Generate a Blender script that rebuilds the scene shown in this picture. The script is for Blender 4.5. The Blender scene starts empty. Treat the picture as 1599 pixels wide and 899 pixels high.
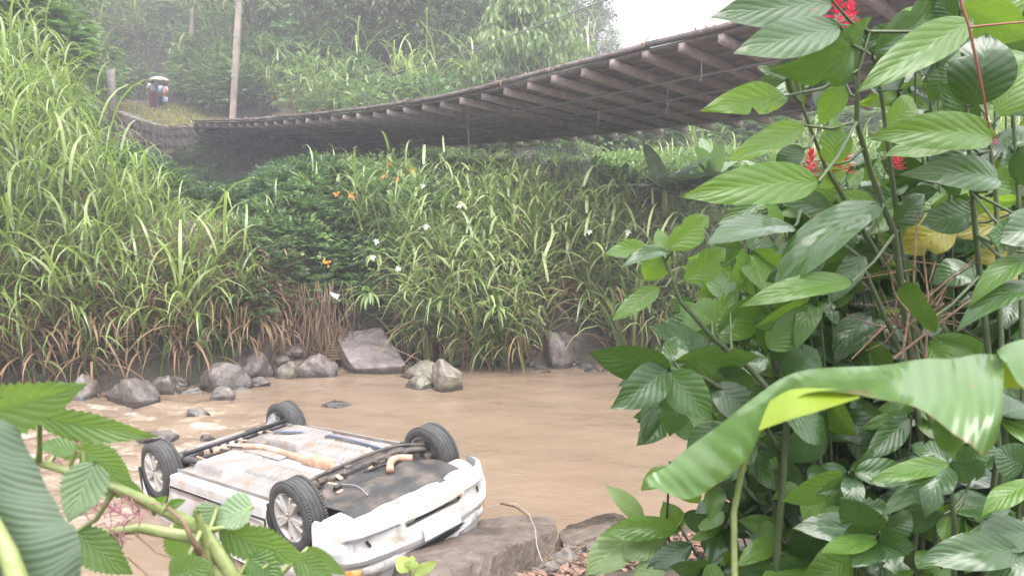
import bpy, bmesh, math, random
import numpy as np
from mathutils import Vector, Matrix, noise as mnoise
R_ = math.radians
random.seed(7); rng = np.random.default_rng(7)
SC = bpy.context.scene; COL = SC.collection

# ------------------------------------------------------------------ camera, sky, sun, exposure
CH, PITCH, FPX = 3.25, R_(6.7), 1230.0
cam_d = bpy.data.cameras.new('camera'); cam = bpy.data.objects.new('camera', cam_d); COL.objects.link(cam)
cam.location = (0, 0, CH); cam.rotation_euler = (math.pi/2-PITCH, 0, 0)
cam_d.sensor_width = 36; cam_d.lens = 36*FPX/1599; cam_d.clip_start = .05; cam_d.clip_end = 2000
cam_d.dof.use_dof = True; cam_d.dof.focus_distance = 7.5; cam_d.dof.aperture_fstop = 10.0
SC.camera = cam
SUN_EL, SUN_AZ = R_(66), R_(150)          # azimuth measured from +Y (away from the camera) towards +X
W = bpy.data.worlds.new('World'); SC.world = W; W.use_nodes = True
nt = W.node_tree; nt.nodes.clear()
sky = nt.nodes.new('ShaderNodeTexSky'); sky.sky_type = 'NISHITA'; sky.sun_disc = False
sky.sun_elevation = SUN_EL; sky.sun_rotation = SUN_AZ; sky.dust_density = 7.0; sky.air_density = 1.0; sky.ozone_density = 1.0
hs = nt.nodes.new('ShaderNodeHueSaturation'); hs.inputs['Saturation'].default_value = .22
bg = nt.nodes.new('ShaderNodeBackground'); bg.inputs['Strength'].default_value = .15
wo = nt.nodes.new('ShaderNodeOutputWorld')
nt.links.new(sky.outputs[0], hs.inputs['Color']); 
cl_ = nt.nodes.new('ShaderNodeMix'); cl_.data_type = 'RGBA'; cl_.inputs[0].default_value = .65; cl_.inputs[7].default_value = (5.6, 5.65, 5.8, 1)   # even white overcast layer over the clear sky
nt.links.new(hs.outputs[0], cl_.inputs[6]); nt.links.new(cl_.outputs[2], bg.inputs['Color'])
nt.links.new(bg.outputs[0], wo.inputs['Surface'])
sl = bpy.data.lights.new('sun', 'SUN'); sl.energy = 1.0; sl.angle = R_(40); sl.color = (1, .96, .9)
so = bpy.data.objects.new('sun', sl); COL.objects.link(so)
sdir = Vector((math.sin(SUN_AZ)*math.cos(SUN_EL), math.cos(SUN_AZ)*math.cos(SUN_EL), math.sin(SUN_EL)))
so.rotation_euler = sdir.to_track_quat('Z', 'Y').to_euler()
SC.view_settings.view_transform = 'Standard'; SC.view_settings.look = 'None'
SC.view_settings.exposure = 2.6; SC.view_settings.gamma = 1
cy = SC.cycles
cy.max_bounces = 6; cy.diffuse_bounces = 3; cy.glossy_bounces = 2; cy.transmission_bounces = 3; cy.transparent_max_bounces = 4; cy.volume_bounces = 0
cy.sample_clamp_indirect = 6; cy.use_denoising = True

# ------------------------------------------------------------------ camera geometry helpers (photo pixel of 1599x899 -> point of the place)
cT, sT = math.cos(PITCH), math.sin(PITCH)
def ray(px, py):
    a, b = (px-799.5)/FPX, (449.5-py)/FPX
    return Vector((a, cT+b*sT, -sT+b*cT))
CAM = Vector((0, 0, CH))
def P(px, py, d): return CAM+ray(px, py)*d
def on_z(px, py, z=0.0):
    r = ray(px, py); return CAM+r*((z-CH)/r.z)
def at_y(px, py, y):
    r = ray(px, py); return CAM+r*(y/r.y)
def proj(v):
    d = Vector(v)-CAM; dep = d.y*cT-d.z*sT; up = d.y*sT+d.z*cT
    return 799.5+FPX*d.x/dep, 449.5-FPX*up/dep, dep
def interp(x, pts):
    return float(np.interp(x, [p[0] for p in pts], [p[1] for p in pts]))

# ------------------------------------------------------------------ object helpers
def link(o): COL.objects.link(o); return o
def setp(o, label=None, cat=None, group=None, kind=None):
    if label: o['label'] = label
    if cat: o['category'] = cat
    if group: o['group'] = group
    if kind: o['kind'] = kind
    return o
def thing(name, label, cat, loc=(0, 0, 0), group=None, rot=None):
    o = link(bpy.data.objects.new(name, None)); o.empty_display_size = .2; o.location = loc
    if rot is not None: o.rotation_euler = rot
    return setp(o, label, cat, group)
def copy_tree(o, parent=None, **kw):
    c = o.copy(); link(c); c.parent = parent
    for ch in o.children: copy_tree(ch, c)
    return c
class QB:
    """collects quads"""
    def __init__(s): s.v = []; s.q = []; s.t = []; s.m = []; s.uv = []
    def vert(s, p, t=.5, uv=(0, 0)):
        s.v.append((p[0], p[1], p[2])); s.t.append(t); s.uv.append(uv); return len(s.v)-1
    def quad(s, a, b, c, d, m=0): s.q.append((a, b, c, d)); s.m.append(m)
    def blade(s, base, az, el, L, w, curl, t, m=0, segs=5, twist=0.0):
        p = Vector(base); st = L/segs; prev = None
        sx, sy = -math.sin(az+twist), math.cos(az+twist)
        for i in range(segs+1):
            f = i/segs; ww = w*.5*min(1, .55+1.8*f)*(1-f**2.2)+.0015
            a = s.vert((p.x+sx*ww, p.y+sy*ww, p.z), t); b = s.vert((p.x-sx*ww, p.y-sy*ww, p.z), t)
            if prev: s.quad(prev[0], prev[1], b, a, m)
            prev = (a, b)
            e = el-curl*f**1.3
            p = p+Vector((math.cos(az)*math.cos(e), math.sin(az)*math.cos(e), math.sin(e)))*st
    def leaf(s, base, d, up, L, w, t, m=0, fold=.15):
        d = Vector(d).normalized(); sd = d.cross(Vector(up))
        sd = sd.normalized() if sd.length > 1e-4 else Vector((1, 0, 0)); n = sd.cross(d)
        b = Vector(base); md = b+d*L*.45
        i0 = s.vert(b, t); i1 = s.vert(md+sd*w*.5+n*w*fold, t); i2 = s.vert(b+d*L-n*L*.12, t); i3 = s.vert(md-sd*w*.5+n*w*fold, t)
        s.quad(i0, i1, i2, i3, m)
    def tube(s, pts, rad, sides=6, t=.5, m=0, cap=False):
        pts = [Vector(p) for p in pts]; prev = None; n = len(pts)
        if not hasattr(rad, '__len__'): rad = [rad]*n
        ref = None
        for i, p in enumerate(pts):
            tg = (pts[min(i+1, n-1)]-pts[max(i-1, 0)]).normalized()
            if ref is None:
                ref = tg.orthogonal().normalized()
            ref = (ref-tg*ref.dot(tg)); ref = ref.normalized() if ref.length > 1e-5 else tg.orthogonal().normalized()
            bi = tg.cross(ref)
            ring = [s.vert(p+(ref*math.cos(2*math.pi*k/sides)+bi*math.sin(2*math.pi*k/sides))*rad[i], t) for k in range(sides)]
            if prev:
                for k in range(sides): s.quad(prev[k], prev[(k+1) % sides], ring[(k+1) % sides], ring[k], m)
            if cap and i in (0, n-1):
                c = s.vert(p, t)
                for k in range(0, sides, 2):
                    a = (ring[k], ring[(k+1) % sides], ring[(k+2) % sides], c)
                    s.quad(*(a if i else a[::-1]), m)
            prev = ring
    def box(s, c, ax, t=.5, m=0):
        """c centre, ax three half-axis vectors"""
        c = Vector(c); x, y, z = [Vector(a) for a in ax]
        if x.cross(y).dot(z) < 0: z = -z
        i = [s.vert(c+x*a+y*b+z*e, t) for e in (-1, 1) for b in (-1, 1) for a in (-1, 1)]
        for f in ((0, 2, 3, 1), (4, 5, 7, 6), (0, 1, 5, 4), (2, 6, 7, 3), (0, 4, 6, 2), (1, 3, 7, 5)): s.quad(*[i[k] for k in f], m)
    def arrays(s): return np.array(s.v, np.float32), np.array(s.q, np.int32), np.array(s.t, np.float32), np.array(s.m, np.int32)
    def mesh(s, name, mats, smooth=False, uv=False):
        me = mesh_arr(name, *s.arrays(), mats, smooth)
        if uv:
            l = me.uv_layers.new(name='UVMap'); idx = np.array(s.q).ravel()
            l.data.foreach_set('uv', np.array(s.uv, np.float32)[idx].ravel())
        return me
    def obj(s, name, mats, parent=None, smooth=False, uv=False):
        return mobj(name, s.mesh(name, mats, smooth, uv), parent)
def mesh_arr(name, V, Q, T, Mi, mats, smooth=False):
    me = bpy.data.meshes.new(name)
    me.vertices.add(len(V)); me.vertices.foreach_set('co', V.ravel())
    me.loops.add(Q.size); me.loops.foreach_set('vertex_index', Q.ravel())
    me.polygons.add(len(Q)); me.polygons.foreach_set('loop_start', np.arange(0, Q.size, 4, dtype=np.int32))
    me.polygons.foreach_set('loop_total', np.full(len(Q), 4, np.int32))
    me.polygons.foreach_set('material_index', Mi)
    if smooth: me.polygons.foreach_set('use_smooth', np.ones(len(Q), bool))
    a = me.attributes.new('tint', 'FLOAT', 'POINT'); a.data.foreach_set('value', T)
    for m in (mats if isinstance(mats, (list, tuple)) else [mats]): me.materials.append(m)
    me.update(calc_edges=True); me.validate()
    return me
def mobj(name, me, parent=None):
    o = link(bpy.data.objects.new(name, me)); o.parent = parent; return o
def merge(variants, tf):
    """tf: list of (variant index, location, rot z, scale, tint shift)"""
    Vs, Qs, Ts, Ms = [], [], [], []; off = 0
    for k, loc, rz, sc, dt in tf:
        V, Q, T, M_ = variants[k]; c, s_ = math.cos(rz), math.sin(rz)
        X = V*sc
        Vs.append(np.stack([X[:, 0]*c-X[:, 1]*s_+loc[0], X[:, 0]*s_+X[:, 1]*c+loc[1], X[:, 2]+loc[2]], 1).astype(np.float32))
        Qs.append(Q+off); off += len(V); Ts.append(np.clip(T+dt, 0, 1)); Ms.append(M_)
    return np.concatenate(Vs), np.concatenate(Qs).astype(np.int32), np.concatenate(Ts).astype(np.float32), np.concatenate(Ms)
def bm_obj(name, bm, mats, parent=None, smooth=False):
    me = bpy.data.meshes.new(name); bm.to_mesh(me); bm.free()
    for m in (mats if isinstance(mats, (list, tuple)) else [mats]): me.materials.append(m)
    if smooth: me.polygons.foreach_set('use_smooth', np.ones(len(me.polygons), bool))
    return mobj(name, me, parent)
def lathe(bm, prof, seg=40, axis='y', mat=0, closed=False):
    """prof list of (r, h); turns about the local axis"""
    rings = []
    for r, h in prof:
        ring = []
        for k in range(seg):
            a = 2*math.pi*k/seg
            ring.append(bm.verts.new((r*math.cos(a), h, r*math.sin(a)) if axis == 'y' else (r*math.cos(a), r*math.sin(a), h)))
        rings.append(ring)
    n = len(rings)
    for i in range(n if closed else n-1):
        for k in range(seg):
            f = bm.faces.new((rings[i][k], rings[i][(k+1) % seg], rings[(i+1) % n][(k+1) % seg], rings[(i+1) % n][k])); f.material_index = mat; f.smooth = True
    return rings
def bevel_box(bm, c, h, bev=.01, rot=None):
    r = bmesh.ops.create_cube(bm, size=1); vs = r['verts']
    M_ = Matrix.Translation(Vector(c)) @ (rot if rot is not None else Matrix.Identity(4)) @ Matrix.Diagonal((h[0]*2, h[1]*2, h[2]*2, 1))
    bmesh.ops.transform(bm, matrix=M_, verts=vs)
    if bev: bmesh.ops.bevel(bm, geom=list({e for v in vs for e in v.link_edges}), offset=bev, segments=2, affect='EDGES', profile=.5)

# ------------------------------------------------------------------ materials
def new_mat(name):
    m = bpy.data.materials.new(name); m.use_nodes = True; n = m.node_tree; n.nodes.clear()
    o = n.nodes.new('ShaderNodeOutputMaterial'); return m, n, o
def N(n, t, **kw):
    x = n.nodes.new(t)
    for k, v in kw.items():
        if k in ('operation', 'blend_type', 'data_type', 'attribute_name', 'noise_dimensions', 'feature', 'clamp', 'use_clamp', 'wave_type', 'bands_direction'): setattr(x, k, v)
        else: x.inputs[k].default_value = v
    return x
def rgb(c): return (c[0], c[1], c[2], 1)
def mixc(n, fac, a, b):
    x = n.nodes.new('ShaderNodeMix'); x.data_type = 'RGBA'
    for s_, v in ((0, fac), (6, a), (7, b)):
        if hasattr(v, 'is_output'): n.links.new(v, x.inputs[s_])
        else: x.inputs[s_].default_value = v if s_ == 0 else rgb(v)
    return x.outputs[2]
def math_(n, op, a, b=None, clamp=False):
    x = n.nodes.new('ShaderNodeMath'); x.operation = op; x.use_clamp = clamp
    for i, v in enumerate((a, b)):
        if v is None: continue
        if hasattr(v, 'is_output'): n.links.new(v, x.inputs[i])
        else: x.inputs[i].default_value = v
    return x.outputs[0]
def ramp(n, v, lo, hi):
    x = n.nodes.new('ShaderNodeMapRange'); x.inputs[1].default_value = lo; x.inputs[2].default_value = hi
    n.links.new(v, x.inputs[0]); return x.outputs[0]
def M(name, c1, c2=None, scale=6, rough=.6, bump=0, bscale=None, spec=.5, coat=0, metal=0, rnd=0, det=6, c3=None, scale3=1.5, lo=.35, hi=.65):
    m, n, o = new_mat(name); b = n.nodes.new('ShaderNodeBsdfPrincipled'); n.links.new(b.outputs[0], o.inputs[0])
    tc = n.nodes.new('ShaderNodeTexCoord')
    col = None
    if c2 is not None:
        nz = N(n, 'ShaderNodeTexNoise', Scale=scale, Detail=det); n.links.new(tc.outputs['Object'], nz.inputs['Vector'])
        col = mixc(n, ramp(n, nz.outputs[0], lo, hi), c1, c2)
        if c3 is not None:
            n3 = N(n, 'ShaderNodeTexNoise', Scale=scale3, Detail=4); n.links.new(tc.outputs['Object'], n3.inputs['Vector'])
            col = mixc(n, ramp(n, n3.outputs[0], .5, .68), col, c3)
    if rnd:
        oi = n.nodes.new('ShaderNodeObjectInfo'); h = n.nodes.new('ShaderNodeHueSaturation')
        if col is not None: n.links.new(col, h.inputs['Color'])
        else: h.inputs['Color'].default_value = rgb(c1)
        n.links.new(ramp_to(n, oi.outputs['Random'], 1-rnd, 1+rnd), h.inputs['Value']); col = h.outputs[0]
    if col is not None: n.links.new(col, b.inputs['Base Color'])
    else: b.inputs['Base Color'].default_value = rgb(c1)
    b.inputs['Roughness'].default_value = rough; b.inputs['Metallic'].default_value = metal
    b.inputs['Specular IOR Level'].default_value = spec; b.inputs['Coat Weight'].default_value = coat; b.inputs['Coat Roughness'].default_value = .08
    if bump:
        bz = N(n, 'ShaderNodeTexNoise', Scale=bscale or scale*3, Detail=8); n.links.new(tc.outputs['Object'], bz.inputs['Vector'])
        bp = N(n, 'ShaderNodeBump', Strength=bump, Distance=.02); n.links.new(bz.outputs[0], bp.inputs['Height']); n.links.new(bp.outputs[0], b.inputs['Normal'])
    return m
def wet_band(m):
    """the stone is dark and smooth where the river keeps it wet, up to a hand above the water"""
    n = m.node_tree; b = [x for x in n.nodes if x.type == 'BSDF_PRINCIPLED'][0]; g = n.nodes.new('ShaderNodeNewGeometry'); sp = n.nodes.new('ShaderNodeSeparateXYZ'); n.links.new(g.outputs['Position'], sp.inputs[0])
    nz = N(n, 'ShaderNodeTexNoise', Scale=6.0); n.links.new(g.outputs['Position'], nz.inputs['Vector'])
    w = ramp(n, math_(n, 'ADD', sp.outputs[2], math_(n, 'MULTIPLY', nz.outputs[0], -.10)), .09, .0)
    src = b.inputs['Base Color'].links[0].from_socket; hv = n.nodes.new('ShaderNodeHueSaturation'); hv.inputs['Value'].default_value = .42; n.links.new(src, hv.inputs['Color'])
    mx = n.nodes.new('ShaderNodeMix'); mx.data_type = 'RGBA'; n.links.new(w, mx.inputs[0]); n.links.new(src, mx.inputs[6]); n.links.new(hv.outputs[0], mx.inputs[7]); n.links.new(mx.outputs[2], b.inputs['Base Color'])
    n.links.new(ramp_to(n, w, .5, .15), b.inputs['Roughness'])
def ramp_to(n, v, a, b):
    x = n.nodes.new('ShaderNodeMapRange'); x.inputs[3].default_value = a; x.inputs[4].default_value = b; n.links.new(v, x.inputs[0]); return x.outputs[0]
def leafmat(name, dark, light, trans, tw=.4, rough=.45, rnd=.25, spec=.5, veins=False, coat=0):
    """thin leaf: glossy skin over diffuse + translucent; 'tint' picks between two leaf colours"""
    m, n, o = new_mat(name); b = n.nodes.new('ShaderNodeBsdfPrincipled'); tr = n.nodes.new('ShaderNodeBsdfTranslucent'); mx = n.nodes.new('ShaderNodeMixShader')
    at = N(n, 'ShaderNodeAttribute', attribute_name='tint'); oi = n.nodes.new('ShaderNodeObjectInfo')
    f = math_(n, 'ADD', at.outputs['Fac'], math_(n, 'MULTIPLY', math_(n, 'SUBTRACT', oi.outputs['Random'], .5), rnd*2), clamp=True)
    col = mixc(n, f, dark, light); tcol = mixc(n, f, tuple(x*.75 for x in trans), tuple(x*1.2 for x in trans))
    if veins:
        uv = n.nodes.new('ShaderNodeTexCoord'); sp = n.nodes.new('ShaderNodeSeparateXYZ'); n.links.new(uv.outputs['UV'], sp.inputs[0])
        av = math_(n, 'ABSOLUTE', math_(n, 'SUBTRACT', sp.outputs[1], .5))
        ph = math_(n, 'SUBTRACT', math_(n, 'MULTIPLY', sp.outputs[0], 8.0), math_(n, 'MULTIPLY', math_(n, 'POWER', av, .7), 4.5))
        fr = math_(n, 'PINGPONG', ph, .5)                       # 0 at a side vein, .5 between
        vein = ramp(n, fr, .10, .0); mid = ramp(n, av, .035, .012)
        vv = math_(n, 'MAXIMUM', math_(n, 'MULTIPLY', vein, .45), mid)
        col = mixc(n, math_(n, 'MULTIPLY', vv, .28), col, tuple(min(1, x*2.0+.03) for x in light))
        tcol = mixc(n, math_(n, 'MULTIPLY', vv, .55), tcol, tuple(x*.45 for x in trans))
        off = n.nodes.new('ShaderNodeVectorMath'); off.operation = 'ADD'; n.links.new(uv.outputs['UV'], off.inputs[0]); sc_ = n.nodes.new('ShaderNodeMath'); sc_.operation = 'MULTIPLY'; sc_.inputs[1].default_value = 37.0; n.links.new(oi.outputs['Random'], sc_.inputs[0]); n.links.new(sc_.outputs[0], off.inputs[1])
        nz = N(n, 'ShaderNodeTexNoise', Scale=6.0, Detail=3); n.links.new(off.outputs[0], nz.inputs['Vector'])
        h = math_(n, 'ADD', math_(n, 'MULTIPLY', math_(n, 'POWER', fr, .6), .8), math_(n, 'MULTIPLY', nz.outputs[0], .7))
        bp = N(n, 'ShaderNodeBump', Strength=.45, Distance=.005); n.links.new(h, bp.inputs['Height']); n.links.new(bp.outputs[0], b.inputs['Normal'])
        n2 = N(n, 'ShaderNodeTexNoise', Scale=3.0, Detail=5); n.links.new(off.outputs[0], n2.inputs['Vector'])
        col = mixc(n, math_(n, 'MULTIPLY', ramp(n, n2.outputs[0], .5, .75), .5), col, light)
        n4 = N(n, 'ShaderNodeTexNoise', Scale=7.0, Detail=3); n.links.new(off.outputs[0], n4.inputs['Vector'])
        spot = ramp(n, math_(n, 'ADD', n4.outputs[0], math_(n, 'MULTIPLY', av, .22)), .76, .80)          # brown decayed spots, mostly at the rim
        col = mixc(n, math_(n, 'MULTIPLY', spot, .8), col, (.14, .085, .03)); tcol = mixc(n, math_(n, 'MULTIPLY', spot, .8), tcol, (.10, .05, .02))
    n.links.new(col, b.inputs['Base Color']); n.links.new(tcol, tr.inputs[0])
    b.inputs['Roughness'].default_value = rough; b.inputs['Specular IOR Level'].default_value = spec; b.inputs['Coat Weight'].default_value = coat*.6; b.inputs['Coat Roughness'].default_value = .09
    mx.inputs[0].default_value = tw; n.links.new(b.outputs[0], mx.inputs[1]); n.links.new(tr.outputs[0], mx.inputs[2]); n.links.new(mx.outputs[0], o.inputs[0])
    return m
MT = dict(
    cane=leafmat('cane_leaf', (.07, .12, .03), (.27, .34, .10), (.25, .38, .07), .35, .33, .2, .8),
    grass=leafmat('grass_leaf', (.08, .13, .04), (.30, .36, .14), (.22, .34, .08), .3, .38, .2, .7),
    dry=leafmat('dry_grass', (.13, .08, .045), (.30, .20, .105), (.3, .2, .1), .2, .7, .2),
    shrub=leafmat('shrub_leaf', (.03, .07, .03), (.15, .235, .09), (.12, .24, .05), .3, .45, .25),
    pale=leafmat('pale_leaf', (.09, .16, .05), (.27, .35, .13), (.2, .34, .08), .35, .5, .25),
    tree=leafmat('tree_leaf', (.04, .075, .038), (.21, .29, .12), (.12, .2, .05), .3, .5, .3),
    banana=leafmat('banana_leaf', (.07, .13, .055), (.18, .25, .12), (.14, .26, .06), .35, .4, .2, veins=True),
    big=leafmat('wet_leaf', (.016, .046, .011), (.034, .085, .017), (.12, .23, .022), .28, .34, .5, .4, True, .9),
    deep=leafmat('wet_leaf_shaded', (.012, .035, .010), (.026, .065, .015), (.08, .16, .018), .25, .34, .5, .4, True, .9),  # darker copy of the wet leaf, shade inside the bush put into its colour
    young=leafmat('young_leaf', (.05, .12, .02), (.095, .185, .03), (.26, .43, .04), .45, .34, .4, .5, True, .25),
    yellow=leafmat('yellow_leaf', (.22, .21, .025), (.27, .25, .04), (.4, .36, .04), .4, .4, .2, .5, True),
    nettle=leafmat('nettle_leaf', (.06, .125, .035), (.10, .18, .055), (.26, .40, .06), .45, .42, .25, .5, True, .1),
    nettle_pale=leafmat('nettle_pale', (.15, .23, .12), (.2, .28, .16), (.2, .32, .1), .35, .5, .1, .5, True),
    bananadark=leafmat('banana_near', (.055, .09, .05), (.085, .125, .07), (.06, .12, .04), .2, .5, .05, .4),
    orange=leafmat('orange_leaf', (.5, .22, .03), (.55, .3, .06), (.5, .25, .04), .3, .5, .2),
    white=leafmat('white_petal', (.75, .72, .68), (.8, .78, .74), (.7, .68, .6), .3, .5, .05),
    red=leafmat('red_bract', (.55, .02, .06), (.7, .06, .12), (.6, .04, .08), .35, .45, .2),
    stem=M('green_stem', (.05, .075, .03), (.075, .10, .045), 14, .5, .2),
    palestem=M('pale_green_stem', (.15, .20, .06), (.24, .27, .11), 20, .45, .2),
    brownstem=M('brown_stem', (.12, .075, .045), (.2, .135, .085), 18, .7, .3),
    bark=M('bark', (.05, .042, .036), (.11, .095, .08), 5, .85, .6, 12),
    rock=M('river_rock', (.075, .063, .056), (.17, .143, .126), 7, .42, 1.0, 16, rnd=.25, c3=(.08, .068, .06), scale3=3),
    rockmoss=M('mossy_rock', (.10, .085, .068), (.20, .17, .138), 7, .5, 1.0, 16, c3=(.12, .12, .07), scale3=4),
    slab=M('wet_slab', (.11, .092, .09), (.18, .152, .147), 4, .38, 1.0, 9, c3=(.08, .066, .062), scale3=1.6),
    ledge=M('brown_ledge', (.085, .064, .052), (.15, .118, .098), 5, .5, 1.0, 12, c3=(.055, .042, .035), scale3=3.0),
    earth=M('wet_earth', (.028, .021, .016), (.075, .055, .038), 7, .8, 1.0, 12, c3=(.03, .038, .016), scale3=1.4),
    wood=M('old_timber', (.10, .086, .086), (.165, .14, .138), 5, .85, .5, 14, rnd=.25),
    woodpale=M('worn_timber', (.20, .16, .15), (.28, .225, .21), 6, .85, .4, 14, rnd=.2),
    pole=M('pole_timber', (.24, .19, .16), (.33, .27, .23), 4, .8, .4, 12, c3=(.15, .12, .1)),
    wire=M('steel_wire', (.28, .28, .28), rough=.5, metal=.6),
    concrete=M('old_concrete', (.17, .155, .14), (.26, .24, .21), 2.5, .85, .4, 10, c3=(.07, .075, .05), scale3=1.2),
)

for k_ in ('rock', 'rockmoss', 'slab', 'ledge'): wet_band(MT[k_])
# ------------------------------------------------------------------ terrain, river
SHORE = [(-60, 11.5), (-14, 12.0), (-9, 12.3), (-6.2, 12.9), (-4.5, 13.6), (-4.1, 14.5), (-3.4, 15.0), (-2.1, 15.3), (-1.6, 14.9), (-1, 14.5), (1.5, 14.7), (4, 15.0), (8, 15.0), (60, 15.5)]
NEAR = [(-60, 5.0), (-6, 5.3), (-3, 5.6), (-1.2, 5.9), (0.2, 6.6), (1.6, 7.6), (4, 8.6), (10, 9.5), (60, 10)]
C_C = [(14, -.25), (14.5, .35), (15.2, 1.1), (16.5, 2.0), (18.5, 2.7), (22, 3.5), (28, 4.5), (38, 6.2), (55, 12), (80, 23), (130, 42), (250, 60)]
C_L = [(14, -.25), (14.6, .5), (15.4, 1.5), (17, 3.0), (19, 4.3), (22, 6.0), (28, 8.6), (38, 12.5), (60, 23), (130, 48), (250, 70)]
C_R = [(14, -.25), (14.5, .35), (15.4, 1.2), (17, 2.0), (20, 2.9), (24, 3.6), (38, 4.8), (60, 8), (80, 10), (130, 15), (250, 30)]
def sstep(a, b, x):
    t = min(1, max(0, (x-a)/(b-a))); return t*t*(3-2*t)
PATH = [Vector((-12.6, 33.4)), Vector((-16.5, 39)), Vector((-20.6, 46)), Vector((-25, 54))]
PATHZ = [5.95, 7.0, 8.25, 9.6]
def terr(x, y):
    ys = interp(x, SHORE); yn = interp(x, NEAR)
    if y > ys-1.2:
        Yp = y-ys+14; r = x/max(y, 1)
        wl = sstep(-.44, -.62, r) if y < 44 else sstep(-.47, -.75, r); wr = sstep(.02, .14, r)
        z = interp(Yp, C_C)
        if Yp < 14: z = max(-.9, -.25-(14-Yp)*.55)
        else: z = z*(1-wl)*(1-wr)+interp(Yp, C_L)*wl+interp(Yp, C_R)*wr*(1-wl)
        if Yp > 15: z += mnoise.noise((x*.35, y*.35, 3))*min(.5, .1*(Yp-14))
        if y > 16 and x < 0:
            best = None
            for i in range(len(PATH)-1):
                a, b = PATH[i], PATH[i+1]; d = b-a; t = max(0, min(1, (Vector((x, y))-a).dot(d)/d.dot(d)))
                ds = (Vector((x, y))-(a+d*t)).length
                if best is None or ds < best[0]: best = (ds, PATHZ[i]+(PATHZ[i+1]-PATHZ[i])*t)
            w = (1-sstep(2.6, 5.0, best[0]))*sstep(31.6, 32.8, y); z -= 2.4*math.exp(-((x+12.5)/4.2)**2-((y-29.5)/3.2)**2)+2.7*math.exp(-((x+8.8)/2.6)**2-((y-23.6)/3.6)**2); z = z*(1-w)+best[1]*w
        return z
    e = yn-y
    if e > 0:
        return interp(e, [(0, -.15), (.4, .12), (1, .4), (3, 1.0), (6, 1.62), (12, 2.4), (60, 5)])+mnoise.noise((x*.7, y*.7, 9))*.08*min(1, e)
    return max(-.9, -.15+e*.6)
def grid_mesh(name, xs, ys, zf, mats, smooth=True, attr=None):
    X, Y = np.meshgrid(xs, ys); nx, ny = len(xs), len(ys)
    Z = np.array([[zf(x, y) for x in xs] for y in ys])
    V = np.stack([X.ravel(), Y.ravel(), Z.ravel()], 1).astype(np.float32)
    i = np.arange(nx*ny).reshape(ny, nx)
    Q = np.stack([i[:-1, :-1], i[:-1, 1:], i[1:, 1:], i[1:, :-1]], -1).reshape(-1, 4).astype(np.int32)
    T = np.array([[attr(x, y) for x in xs] for y in ys], np.float32).ravel() if attr else np.full(len(V), .5, np.float32)
    return mesh_arr(name, V, Q, T, np.zeros(len(Q), np.int32), mats, smooth)
xs = np.concatenate([np.linspace(-400, -45, 10)[:-1], np.linspace(-45, -12, 45)[:-1], np.linspace(-12, 12, 81)[:-1], np.linspace(12, 40, 36)[:-1], np.linspace(40, 400, 10)])
ys = np.concatenate([np.linspace(-300, -10, 8)[:-1], np.linspace(-10, 3, 14)[:-1], np.linspace(3, 20, 86)[:-1], np.linspace(20, 60, 60)[:-1], np.linspace(60, 130, 30)[:-1], np.linspace(130, 600, 10)])
setp(mobj('ground', grid_mesh('ground', xs, ys, terr, [MT['earth']])), 'wet dark earth of both river banks and the hillside', kind='structure')

# river: opaque mud-brown water with small ripples and white broken water round the stones on the left
def foamf(x, y):
    # rapids run left of the car; a thin streak to the right of the big slab
    f = sstep(-2.2, -4.2, x)*(1-sstep(11.6, 12.9, y+(x+5)*.1))*sstep(6.0, 8.0, y)
    f = max(f, .35*math.exp(-((x+2.8)/1.2)**2-((y-11.6)/.4)**2))
    f = max(f, .28*math.exp(-((x-1.0)/.9)**2-((y-8.7)/.9)**2))
    return f
def wz(x, y):
    f = foamf(x, y)
    z = .010*math.sin(1.7*x+2.9*y+1.5*mnoise.noise((x*.4, y*.4, 1)))+.016*mnoise.noise((x*1.3, y*2.4, 0))+.006*mnoise.noise((x*4, y*7, 5))
    z += f*(.09*mnoise.noise((x*1.1+3, y*2.2, 7))+.05*mnoise.noise((x*2.6, y*5, 2)))
    return z
m, n, o = new_mat('muddy_water'); b = n.nodes.new('ShaderNodeBsdfPrincipled'); n.links.new(b.outputs[0], o.inputs[0])
tc = n.nodes.new('ShaderNodeTexCoord'); mp = N(n, 'ShaderNodeMapping'); mp.inputs['Scale'].default_value = (.8, 1.25, 1); n.links.new(tc.outputs['Object'], mp.inputs[0])
nz = N(n, 'ShaderNodeTexNoise', Scale=.9, Detail=5); n.links.new(mp.outputs[0], nz.inputs['Vector'])
col = mixc(n, ramp(n, nz.outputs[0], .3, .7), (.165, .118, .083), (.195, .142, .102))
at = N(n, 'ShaderNodeAttribute', attribute_name='tint')
nf = N(n, 'ShaderNodeTexNoise', Scale=2.6, Detail=9, Roughness=.68); n.links.new(mp.outputs[0], nf.inputs['Vector'])
ff = ramp(n, math_(n, 'ADD', nf.outputs[0], math_(n, 'MULTIPLY', math_(n, 'SUBTRACT', at.outputs['Fac'], 1.0), .34)), .50, .68)
col = mixc(n, math_(n, 'MULTIPLY', ff, .75), col, (.50, .44, .385))
n.links.new(col, b.inputs['Base Color']); n.links.new(ramp_to(n, ff, .06, .45), b.inputs['Roughness'])
b.inputs['IOR'].default_value = 1.33
n1 = N(n, 'ShaderNodeTexNoise', Scale=3.2, Detail=6); n.links.new(mp.outputs[0], n1.inputs['Vector'])
n2 = N(n, 'ShaderNodeTexNoise', Scale=16, Detail=4); n.links.new(mp.outputs[0], n2.inputs['Vector'])
hh = math_(n, 'ADD', n1.outputs[0], math_(n, 'MULTIPLY', n2.outputs[0], .4))
bp = N(n, 'ShaderNodeBump', Strength=.38, Distance=.05); n.links.new(hh, bp.inputs['Height']); n.links.new(bp.outputs[0], b.inputs['Normal'])
MT['water'] = m
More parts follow.
